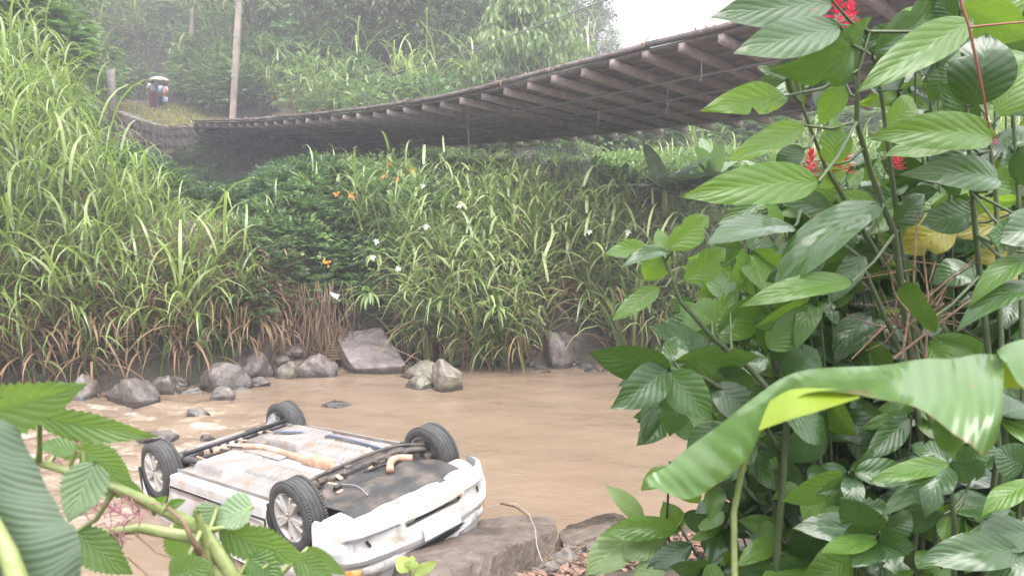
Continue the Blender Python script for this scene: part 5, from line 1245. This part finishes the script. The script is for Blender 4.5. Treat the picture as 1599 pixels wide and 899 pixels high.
Dp, SD = near_plant('glossy_bush', 'low bush with wet glossy leaves overhanging the water below the bright shoot', 'bush', [[(1250, 760, 2.2), (1180, 640, 2.0), (1100, 590, 1.85), (1048, 575, 1.8)], [(1260, 780, 2.2), (1200, 700, 2.1), (1120, 660, 2.0)], [(1300, 780, 2.2), (1240, 600, 2.1), (1200, 540, 2.1)]],
    [(1046, 574, 922, 552, 56, 1.75, -25, -.08, None), (1050, 576, 1058, 522, 42, 1.85, 10, .05, None), (1042, 576, 956, 640, 62, 1.75, -10, -.1, None), (1046, 580, 1114, 658, 66, 1.75, 10, -.08, None), (1050, 588, 1052, 692, 60, 1.8, -20, -.05, None), (1052, 562, 1190, 562, 52, 1.85, 35, .05, None), (1040, 585, 1005, 690, 46, 1.85, 20, 0, None), (1040, 572, 965, 600, 26, 1.85, 40, .05, None), (1110, 600, 1185, 660, 56, 1.9, -25, 0, None), (1100, 590, 1180, 600, 50, 1.9, 40, 0, None),
     (1130, 660, 1070, 720, 50, 1.95, 10, 0, None), (1160, 640, 1120, 720, 56, 2.0, -15, 0, None), (1200, 560, 1130, 580, 44, 2.0, 30, 0, None), (1200, 545, 1260, 480, 56, 2.05, 10, 0, Y_), (1240, 560, 1180, 500, 50, 2.1, 15, 0, Y_), (1225, 590, 1290, 540, 60, 2.05, 20, 0, None), (1220, 640, 1310, 690, 56, 1.95, -40, 0, None), (1180, 690, 1110, 760, 48, 2.05, 20, 0, None)])
Ep, SE = near_plant('rosette_bush', 'young dark bush with leaf rosettes low by the picture edge, one leaf shining pale', 'bush', [[(1400, 990, 1.9), (1385, 900, 1.85), (1371, 836, 1.8)], [(1490, 980, 1.9), (1490, 820, 1.8), (1482, 722, 1.75)], [(1600, 990, 1.9), (1600, 850, 1.8), (1598, 760, 1.75)]],
    [(1370, 836, 1240, 818, 48, 1.8, 30, -.05, None), (1372, 832, 1312, 780, 56, 1.78, -25, -.05, None), (1374, 838, 1432, 856, 44, 1.78, 30, -.08, None), (1368, 840, 1284, 862, 30, 1.76, 40, -.08, Y_), (1374, 834, 1436, 800, 38, 1.85, 30, .05, None), (1370, 842, 1332, 882, 46, 1.78, 10, -.08, None), (1374, 842, 1400, 895, 46, 1.78, -20, -.08, None),
     (1482, 724, 1364, 748, 38, 1.72, 25, -.05, Y_), (1480, 726, 1440, 808, 44, 1.72, 10, -.08, None), (1478, 728, 1380, 800, 40, 1.74, 20, -.03, None), (1486, 722, 1560, 700, 40, 1.75, 25, 0, None), (1486, 722, 1545, 745, 44, 1.74, 20, 0, None), (1482, 720, 1420, 690, 36, 1.8, 25, .05, None), (1600, 730, 1550, 700, 60, 1.75, 10, 0, None), (1620, 755, 1526, 800, 36, 1.7, 35, -.05, Y_), (1620, 830, 1500, 850, 56, 1.75, 20, -.05, None), (1590, 860, 1430, 870, 60, 1.7, 15, -.05, None), (1620, 880, 1530, 900, 50, 1.7, 15, 0, None)])
MT['pale_near'] = leafmat('pale_herb_leaf', (.13, .2, .07), (.2, .28, .11), (.24, .36, .09), .4, .45, .2, .5, True)
Fp, SF = near_plant('herb', 'pale green ribbed herb at the end of the rock ledge below the near bush', 'plant', [[(1010, 960, 3.2), (1000, 860, 3.1), (985, 820, 3.1)], [(1090, 960, 3.2), (1040, 830, 3.1), (1046, 720, 3.0)], [(1120, 960, 3.0), (1090, 870, 3.0), (1060, 820, 3.0)]],
    [(990, 830, 915, 895, 60, 3.0, 10, -.1, 'pale_near'), (1005, 815, 946, 755, 30, 3.1, 25, 0, 'pale_near'), (1060, 825, 930, 830, 40, 3.0, 20, -.1, Y_), (1040, 840, 975, 870, 44, 3.0, 15, -.1, 'pale_near'), (1060, 830, 1035, 780, 40, 3.1, 10, 0, Y_), (1080, 850, 1010, 890, 44, 2.9, 10, 0, None), (1100, 860, 1140, 810, 40, 3.0, 20, 0, None), (1095, 870, 1120, 905, 60, 2.9, 0, 0, None), (1070, 800, 1120, 830, 36, 3.0, 20, 0, None), (1046, 730, 1000, 765, 30, 3.0, 10, 0, Y_), (1046, 720, 1100, 800, 40, 3.0, 10, 0, Y_), (1040, 880, 985, 905, 40, 2.9, 20, 0, 'pale_near')])
# the dense body of the bush behind those leaves: shoots from one root with a leaf rosette on each
def mass_plant(label, tips, d0, d1, Lpx, n, root):
    stems, leaves = [], []
    for (px, py) in tips:
        d = rl.uniform(d0, d1); px += rl.uniform(-18, 18); py += rl.uniform(-18, 18)
        stems.append([(root[0]+rl.uniform(-60, 60), root[1], d+.2), ((px+root[0])/2+rl.uniform(-20, 20), (py+root[1])/2+20, d+.1), (px, py, d)]); leaves += rosette(px, py, d, n, Lpx*2.2/d)
        mx, my = (px*.65+root[0]*.35), (py*.65+root[1]*.35); leaves += rosette(mx, my, d+.05, n-2, Lpx*2.2/d)
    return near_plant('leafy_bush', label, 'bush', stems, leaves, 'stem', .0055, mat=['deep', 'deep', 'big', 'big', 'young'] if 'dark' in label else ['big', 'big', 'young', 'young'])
def tips(x0, x1, y0, y1, sx, sy, f=lambda x, y: True): return [(x, y) for y in range(y0, y1, sy) for x in range(x0, x1, sx) if f(x, y)]
edge = [(0, 1150), (200, 1190), (300, 1160), (420, 1120), (500, 1080), (560, 1010), (640, 1010), (690, 1060), (760, 1120), (830, 1130), (899, 1130)]
inside = lambda x, y: x > interp(y, edge)+55
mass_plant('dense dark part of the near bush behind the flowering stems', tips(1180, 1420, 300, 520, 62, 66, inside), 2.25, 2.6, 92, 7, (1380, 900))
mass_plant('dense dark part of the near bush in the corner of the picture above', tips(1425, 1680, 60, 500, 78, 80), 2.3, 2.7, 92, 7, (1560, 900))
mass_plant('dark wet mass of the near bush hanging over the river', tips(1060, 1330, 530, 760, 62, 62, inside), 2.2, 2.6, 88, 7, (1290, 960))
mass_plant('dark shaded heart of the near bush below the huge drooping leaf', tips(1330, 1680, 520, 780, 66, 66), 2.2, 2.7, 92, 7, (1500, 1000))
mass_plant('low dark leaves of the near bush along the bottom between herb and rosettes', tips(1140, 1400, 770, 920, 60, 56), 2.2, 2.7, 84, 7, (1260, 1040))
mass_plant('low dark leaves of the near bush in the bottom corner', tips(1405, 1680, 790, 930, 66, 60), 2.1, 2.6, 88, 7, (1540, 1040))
mass_plant('mid part of the near bush with lit young leaves behind the bright shoot', [(1090, 500), (1150, 480), (1140, 560), (1205, 520), (1080, 590), (1160, 430), (1060, 640)], 2.05, 2.3, 84, 7, (1270, 960))
mass_plant('upper part of the near bush with leaves between the two dark stems and the bridge', [(1290, 120), (1260, 300), (1420, 60), (1450, 160), (1440, 260), (1350, 250)], 2.2, 2.5, 92, 6, (1420, 900))
mass_plant('nearer low shoots of the near bush with wet glossy leaves under the huge leaf', [(1180, 700), (1250, 760), (1330, 720), (1420, 660), (1210, 840), (1290, 900), (1440, 900), (1520, 800), (1560, 660), (1340, 780), (1150, 900)], 1.9, 2.15, 92, 6, (1350, 1080))
mass_plant('bright leafy side of the near bush between the bright shoot and the flowering stems', [(1200, 330), (1240, 390), (1180, 400), (1290, 470), (1220, 470), (1300, 400), (1130, 500)], 2.1, 2.4, 96, 7, (1330, 960))
mass_plant('topmost leaves of the near bush between the red twig and the flower spikes', [(1450, 40), (1420, 130), (1560, 60), (1580, 240), (1470, 200), (1400, 300), (1480, 320)], 2.15, 2.45, 100, 6, (1500, 940))
# deepest foliage behind, one mass
q = QB()
for _ in range(5200):
    px = rl.uniform(1090, 1800); py = rl.uniform(380, 960)
    if not inside(px-35, min(py, 899)) : continue
    p = P(px, py, rl.uniform(2.7, 4.2)); a = rl.uniform(0, 6.28); q.leaf(p, (math.cos(a), math.sin(a), rl.uniform(-.7, .2)), (rl.uniform(-.5, .5), rl.uniform(-.5, .5), 1), rl.uniform(.12, .24), rl.uniform(.05, .09), rl.random())
setp(q.obj('undergrowth', MT['shrub']), 'dense dark undergrowth filling the near bank behind the big-leaved bushes', kind='stuff')
# dead twigs caught in the bush
q = QB(); c = P(1425, 455, 1.95)
for _ in range(46):
    a = P(rl.uniform(1370, 1480), rl.uniform(400, 520), rl.uniform(1.9, 2.1)); d = Vector((rl.uniform(-1, 1), rl.uniform(-.4, .4), rl.uniform(-.8, 1))).normalized()*rl.uniform(.05, .2)
    q.tube([a, a+d*.5+Vector((rl.uniform(-.01, .01), 0, rl.uniform(-.01, .01))), a+d], [.0028, .002, .001], 4)
for a, b_ in (((1395, 560), (1540, 450)), ((1380, 510), (1330, 560)), ((1445, 560), (1440, 380)), ((1408, 560), (1432, 330))):
    A_, B_ = P(*a, 1.95), P(*b_, 1.95); q.tube([A_, A_.lerp(B_, .5)+Vector((.01, 0, .01)), B_], [.004, .003, .002], 5)
setp(q.obj('twig_tangle', MT['brownstem'], None, True), 'tangle of dry brown twigs caught among the bush leaves', 'twigs')
# thin red-brown twig across the top corner
q = QB(); q.tube([P(1500, 0, 1.6), P(1513, 40, 1.6), P(1530, 120, 1.62), P(1545, 200, 1.66)], [.003, .003, .003, .002], 5); q.tube([P(1513, 43, 1.6), P(1560, 38, 1.58), P(1620, 33, 1.56)], [.0025, .002, .002], 5)
setp(q.obj('red_twig', M('red_twig', (.22, .07, .05), rough=.5), None, True), 'thin reddish twig crossing the top corner leaves', 'twig')

# ------------------------------------------------------------------ the huge drooping leaf very near the camera
t = thing('giant_leaf_plant', 'huge wet leaf arching close in front of the near bush with a folded yellow underside', 'plant', P(1150, 1100, .75))
def ribbon(name, rows, mats, tv=.5, vfun=None):
    """rows: list of lists of (px,py,depth) across the blade"""
    q = QB(); R = []; L = Vector(t.location)
    # resample smoothly both ways
    A_ = np.array([[list(P(*c)) for c in r] for r in rows])
    def res(A, n):
        k = np.linspace(0, len(A)-1, n); out = []
        for s_ in k:
            i = min(len(A)-2, int(s_)); f = s_-i; p0, p1, p2, p3 = A[max(0, i-1)], A[i], A[i+1], A[min(len(A)-1, i+2)]
            out.append(.5*((2*p1)+(p2-p0)*f+(2*p0-5*p1+4*p2-p3)*f*f+(3*p1-p0-3*p2+p3)*f**3))
        return np.array(out)
    A_ = res(A_, 44); A_ = np.swapaxes(res(np.swapaxes(A_, 0, 1), 14), 0, 1)
    for i, r in enumerate(A_):
        R.append([q.vert((p[0]-L.x, p[1]-L.y, p[2]-L.z+(.0012*math.sin(i*.9+j*.5) if len(rows) > 5 else 0)), tv, (i/43, .55+.45*j/13)) for j, p in enumerate(r)])
    for i in range(43):
        for j in range(13): q.quad(R[i][j], R[i+1][j], R[i+1][j+1], R[i][j+1])
    return q.obj(name, mats, t, True, True)
MT['giant'] = leafmat('giant_leaf', (.06, .14, .022), (.08, .165, .03), (.16, .30, .03), .36, .3, 0, .5, True, 1.0)
MT['giant_under'] = leafmat('giant_leaf_under', (.20, .29, .02), (.24, .32, .04), (.35, .45, .03), .45, .45, 0, .4, False)
gm = MT['giant'].node_tree; gb = [x for x in gm.nodes if x.type == 'BSDF_PRINCIPLED'][0]; gu = gm.nodes.new('ShaderNodeTexCoord'); gmap = N(gm, 'ShaderNodeMapping'); gmap.inputs['Scale'].default_value = (2.6, .35, 1); gmap.inputs['Rotation'].default_value = (0, 0, .12)
gw = gm.nodes.new('ShaderNodeTexWave'); gw.bands_direction = 'X'; gw.inputs['Scale'].default_value = 3.0; gw.inputs['Distortion'].default_value = 1.5; gw.inputs['Detail'].default_value = 3
gm.links.new(gu.outputs['UV'], gmap.inputs[0]); gm.links.new(gmap.outputs[0], gw.inputs['Vector'])
gbp = gm.nodes.new('ShaderNodeBump'); gbp.inputs['Strength'].default_value = .2; gbp.inputs['Distance'].default_value = .004; gm.links.new(gw.outputs['Fac'], gbp.inputs['Height']); gm.links.new(gbp.outputs[0], gb.inputs['Normal']); gm.links.new(gbp.outputs[0], gb.inputs['Coat Normal'])
gold = gb.inputs['Base Color'].links[0].from_socket; gm.links.new(mixc(gm, math_(gm, 'MULTIPLY', gw.outputs['Fac'], .28), gold, (.03, .085, .012)), gb.inputs['Base Color'])
gs = gm.nodes.new('ShaderNodeSeparateXYZ'); gm.links.new(gu.outputs['UV'], gs.inputs[0]); gn = N(gm, 'ShaderNodeTexNoise', Scale=14.0, Detail=4); gm.links.new(gu.outputs['UV'], gn.inputs['Vector'])
rimf = ramp(gm, math_(gm, 'ADD', gs.outputs[1], math_(gm, 'MULTIPLY', gn.outputs[0], .05)), 1.005, 1.025); spf = ramp(gm, gn.outputs[0], .70, .74)
gold = gb.inputs['Base Color'].links[0].from_socket; gm.links.new(mixc(gm, math_(gm, 'MULTIPLY', math_(gm, 'MAXIMUM', rimf, spf), .85), gold, (.16, .09, .03)), gb.inputs['Base Color'])
ribbon('leaf_blade', [[(1006, 748, .79), (1010, 752, .785), (1014, 757, .78), (1018, 760, .78)], [(1030, 733, .79), (1042, 748, .78), (1056, 766, .77), (1066, 778, .76)], [(1060, 712, .80), (1080, 730, .77), (1100, 750, .75), (1112, 762, .74)], [(1115, 668, .80), (1135, 682, .765), (1155, 700, .73), (1165, 715, .71)], [(1170, 628, .80), (1190, 632, .78), (1200, 648, .73), (1195, 668, .70)], [(1235, 582, .80), (1250, 594, .77), (1255, 606, .73), (1250, 616, .70)],
    [(1320, 574, .79), (1330, 590, .757), (1335, 604, .72), (1330, 616, .69)], [(1400, 566, .785), (1410, 590, .745), (1412, 612, .71), (1405, 628, .68)], [(1465, 560, .775), (1468, 590, .735), (1470, 625, .70), (1462, 655, .68)], [(1510, 556, .77), (1514, 592, .725), (1518, 640, .69), (1508, 690, .67)], [(1548, 552, .82), (1552, 590, .73), (1552, 650, .68), (1535, 708, .67)], [(1566, 550, .82), (1567, 590, .73), (1566, 640, .69), (1556, 690, .68)]], MT['giant'])
ribbon('leaf_fold', [[(1184, 672, .69), (1188, 660, .695), (1194, 644, .70), (1202, 626, .71)], [(1230, 656, .685), (1232, 640, .69), (1234, 624, .70), (1236, 608, .71)], [(1280, 641, .68), (1282, 630, .69), (1284, 618, .70), (1286, 606, .71)], [(1342, 621, .68), (1342, 618, .69), (1343, 614, .70), (1344, 610, .71)]], MT['giant_under'])
ribbon('leaf_lobe', [[(1462, 640, .72), (1480, 645, .72), (1500, 650, .72), (1520, 652, .72)], [(1456, 668, .72), (1474, 676, .715), (1495, 680, .715), (1510, 682, .72)], [(1462, 694, .72), (1472, 700, .72), (1484, 705, .72), (1492, 708, .72)], [(1482, 714, .72), (1486, 716, .72), (1490, 718, .72), (1494, 720, .72)]], MT['giant'])
ribbon('leaf_blade', [[(1556, 548, .78), (1560, 556, .76), (1566, 562, .75), (1572, 566, .74)], [(1575, 536, .78), (1580, 560, .75), (1586, 585, .73), (1592, 600, .72)], [(1610, 528, .78), (1615, 560, .74), (1620, 590, .72), (1622, 612, .71)], [(1700, 520, .78), (1700, 560, .74), (1700, 590, .72), (1700, 620, .71)]], MT['giant'])
ribbon('leaf_blade', [[(1556, 560, .80), (1560, 570, .80), (1562, 585, .80), (1562, 605, .80)], [(1600, 560, .80), (1600, 580, .79), (1602, 595, .79), (1604, 608, .79)], [(1660, 560, .80), (1660, 580, .79), (1662, 600, .79), (1664, 625, .79)]], MT['giant_under'])
q = QB(); L = Vector(t.location); q.tube([P(1150, 1100, .75)-L, P(1146, 800, .78)-L, P(1158, 735, .78)-L, P(1172, 690, .77)-L], [.0035, .003, .003, .003], 8); q.obj('stem', MT['palestem'], t, True); q = QB(); q.tube([P(1700, 1100, .9)-L, P(1720, 800, .85)-L, P(1660, 565, .8)-L, P(1560, 556, .79)-L], [.012, .01, .007, .004], 8); q.obj('stem', MT['palestem'], t, True)

# ------------------------------------------------------------------ bottom-left: banana leaf and nettle-leaved plant
t = thing('banana_leaf_plant', 'out of focus grey-green banana leaf rising at the bottom corner', 'plant', P(-30, 1200, .55))
bn = MT['bananadark']
n_ = bn.node_tree; b_ = [x for x in n_.nodes if x.type == 'BSDF_PRINCIPLED'][0]; uvn = n_.nodes.new('ShaderNodeTexCoord'); wv = n_.nodes.new('ShaderNodeTexWave'); wv.inputs['Scale'].default_value = 9; wv.inputs['Distortion'].default_value = 1.2; wv.bands_direction = 'X'
n_.links.new(uvn.outputs['UV'], wv.inputs['Vector']); bpn = n_.nodes.new('ShaderNodeBump'); bpn.inputs['Strength'].default_value = .2; bpn.inputs['Distance'].default_value = .004; n_.links.new(wv.outputs[1], bpn.inputs['Height']); n_.links.new(bpn.outputs[0], b_.inputs['Normal'])
wv.inputs['Scale'].default_value = 11; bo = b_.inputs['Base Color'].links[0].from_socket; n_.links.new(mixc(n_, math_(n_, 'MULTIPLY', wv.outputs[1], .38), bo, (.022, .042, .02)), b_.inputs['Base Color'])
ribbon('leaf_blade', [[(-180, 560, .62), (-80, 600, .60), (0, 650, .58), (25, 665, .57)], [(-200, 640, .60), (-90, 670, .575), (0, 715, .56), (58, 728, .56)], [(-180, 740, .575), (-80, 760, .555), (20, 790, .545), (95, 800, .555)], [(-150, 850, .555), (-50, 860, .54), (50, 868, .535), (124, 838, .55)], [(-120, 960, .54), (-20, 960, .53), (70, 950, .53), (126, 905, .545)], [(-90, 1100, .53), (0, 1080, .525), (90, 1060, .53), (125, 1000, .545)]], bn)
q = QB(); L = Vector(t.location); q.tube([P(-90, 700, .57)-L, P(-20, 800, .535)-L, P(12, 862, .522)-L, P(40, 940, .515)-L, P(60, 1200, .52)-L], [.0045, .005, .006, .007, .009], 8); q.obj('midrib', MT['palestem'], t, True)
G, SG = near_plant('nettle_plant', 'saw-toothed leafy plant with a thick pale green stem leaning across the bottom corner', 'plant', [[(400, 960, 1.1), (362, 898, 1.1), (318, 828, 1.08), (240, 788, 1.05), (180, 762, 1.02), (130, 742, 1.0), (60, 722, 1.0)], [(345, 960, 1.12), (330, 898, 1.1), (322, 850, 1.08), (308, 800, 1.06)], [(350, 900, 1.1), (300, 838, 1.1), (220, 824, 1.1), (130, 836, 1.1)]],
    [(-40, 655, 126, 604, 84, .92, 10, -.05, None), (62, 652, 242, 682, 46, .95, 15, -.02, None), (118, 705, 56, 690, 30, 1.0, 20, 0, None), (130, 702, 202, 748, 52, 1.0, 15, .02, None), (148, 722, 108, 812, 68, .98, 5, -.02, 'nettle_pale'), (140, 742, 226, 772, 40, 1.03, 10, .03, None), (118, 830, 208, 900, 56, 1.02, 15, 0, None), (170, 830, 190, 860, 26, 1.1, 0, .02, 'nettle_pale'), (340, 790, 300, 840, 50, 1.1, 10, 0, 'nettle_pale'), (395, 790, 330, 812, 52, 1.1, 30, 0, 'nettle_pale'), (345, 818, 440, 880, 50, 1.12, 20, 0, None), (380, 832, 480, 878, 50, 1.15, 25, 0, None),
     (265, 900, 330, 880, 60, 1.0, 10, 0, None), (360, 880, 300, 860, 40, 1.1, 10, .05, None), (420, 880, 380, 905, 44, 1.1, 10, 0, None), (460, 870, 520, 905, 40, 1.2, 15, 0, None), (238, 790, 262, 775, 16, 1.05, 0, 0, 'young'), (262, 790, 290, 780, 16, 1.05, 0, 0, 'young'), (390, 870, 440, 905, 50, 1.1, 0, 0, 'young'), (480, 855, 540, 898, 26, 1.25, 25, 0, None), (330, 870, 370, 905, 40, 1.1, 0, 0, 'young'), (268, 820, 320, 880, 60, 1.15, 0, .05, None), (20, 700, -40, 650, 60, 1.0, 10, 0, None), (90, 700, 150, 690, 40, 1.05, 20, .05, None)],
    'palestem', .0095, SV, .55, 'nettle', False, 'plants at the bottom corner')
q = QB()
for (cx, cy_, r_, n_) in ((90, 702, 34, 16), (175, 800, 44, 22), (205, 790, 34, 16), (140, 790, 24, 8), (190, 845, 24, 8)):
    for _ in range(n_):
        a = P(cx+rl.gauss(0, r_*.35), cy_+rl.gauss(0, r_*.28), rl.uniform(1.0, 1.08)); pts = [a]
        d = Vector((rl.gauss(0, 1), rl.gauss(0, 1), rl.gauss(0, 1))).normalized()
        for _ in range(3): d = (d+Vector((rl.gauss(0, .5), rl.gauss(0, .5), rl.gauss(0, .5)))).normalized(); pts.append(pts[-1]+d*.011)
        q.tube(pts, [.0008, .0007, .0005, .0003], 4)
setp(q.obj('blossom', M('pink_blossom', (.32, .12, .16), rough=.6)), 'wiry dusky-pink blossom clusters among the saw-toothed leaves', 'blossom', None, 'stuff')
q = QB(); q.tube([P(262, 792, 1.04), P(285, 812, 1.03), P(300, 842, 1.03), P(312, 862, 1.05)], [.003, .0028, .004, .005], 5); q.tube([P(210, 832, 1.04), P(245, 862, 1.04), P(278, 874, 1.04)], [.0016, .0016, .001], 5); q.tube([P(200, 870, 1.04), P(232, 899, 1.04), P(260, 930, 1.04)], [.0016, .0016, .0016], 5); q.tube([P(312, 862, 1.05), P(290, 895, 1.05)], [.004, .0025], 5); q.tube([P(316, 862, 1.05), P(318, 910, 1.05)], [.003, .0025], 5)
setp(q.obj('dead_vine', MT['brownstem'], None, True), 'dry brown vine twisted round the thick pale stem', 'vine')
MT['sprout'] = leafmat('sprout_leaf', (.3, .4, .1), (.38, .46, .15), (.4, .5, .12), .4, .5, .1, .4, True)
H, SH = near_plant('seedling', 'small pale yellow-green seedling in front of the headlight', 'plant', [[(640, 960, 2.2), (642, 893, 2.15)]], [(640, 890, 616, 868, 26, 2.15, 0, 0, 'sprout'), (640, 890, 645, 866, 22, 2.15, 10, 0, 'sprout'), (646, 896, 682, 876, 18, 2.15, 25, 0, 'sprout')], 'palestem', .003, NV, .42, 'big', False, 'plants at the bottom corner')

# ------------------------------------------------------------------ small things on the near ledge
q = QB(); q.tube([P(782, 784, 7.0), P(806, 790, 6.95), P(826, 806, 6.9)], [.018, .014, .008], 6); q.tube([P(800, 787, 6.95), P(815, 797, 6.92)], [.012, .007], 6)
setp(q.obj('branch', MT['brownstem'], None, True), 'short dark broken branch sticking up from the rock ledge', 'branch')
q = QB(); q.tube([P(742, 808, 7.0), P(762, 792, 7.0), P(784, 785, 7.0), P(806, 786, 6.95), P(826, 802, 6.9), P(836, 825, 6.6), P(838, 850, 6.3), P(845, 872, 6.1), P(856, 888, 6.0)], .004, 6)
setp(q.obj('wire', M('pale_wire', (.3, .28, .26), rough=.5), None, True), 'thin pale wire looping over the broken branch and down the ledge', 'wire')
q = QB()
for _ in range(900):
    p = on_z(rl.uniform(760, 1130), rl.uniform(860, 930), .45); p.z = terr(p.x, p.y)+.015; a = rl.uniform(0, 6.28)
    q.leaf(p, (math.cos(a), math.sin(a), rl.uniform(-.1, .5)), (rl.uniform(-.6, .6), rl.uniform(-.6, .6), 1), rl.uniform(.04, .13), rl.uniform(.02, .06), rl.random())
setp(q.obj('leaf_litter', leafmat('dead_leaf', (.12, .075, .05), (.3, .18, .13), (.2, .1, .06), .15, .6, .1)), 'brown and pinkish dead leaf litter on the near bank below the ledge', kind='stuff')
q = QB()
for _ in range(60):
    p = on_z(rl.uniform(860, 1120), rl.uniform(850, 910), .48); a = rl.uniform(0, 6.28); L = rl.uniform(.1, .5); q.tube([p, p+Vector((math.cos(a)*L*.5, math.sin(a)*L*.5, rl.uniform(.0, .06))), p+Vector((math.cos(a)*L, math.sin(a)*L, rl.uniform(0, .1)))], [.006, .004, .002], 4)
setp(q.obj('litter_twigs', MT['brownstem']), 'scattered thin twigs over the dead leaf litter', kind='stuff')
# ------------------------------------------------------------------ rain mist
bm = bmesh.new(); bmesh.ops.create_cube(bm, size=1); bmesh.ops.transform(bm, matrix=Matrix.Translation((0, 285, 44)) @ Matrix.Diagonal((960, 1230, 0, 1)) @ Matrix.Identity(4), verts=[])
for v in bm.verts: v.co = Vector((v.co.x*1000, 150+v.co.y*1000, 49+v.co.z*102))
m, n, o = new_mat('mist'); pv = n.nodes.new('ShaderNodeVolumePrincipled'); pv.inputs['Color'].default_value = (.90, .89, .97, 1); pv.inputs['Density'].default_value = .0047; pv.inputs['Anisotropy'].default_value = .2; n.links.new(pv.outputs[0], o.inputs['Volume'])
setp(bm_obj('haze', bm, m), 'thin rain mist filling the valley', kind='stuff')
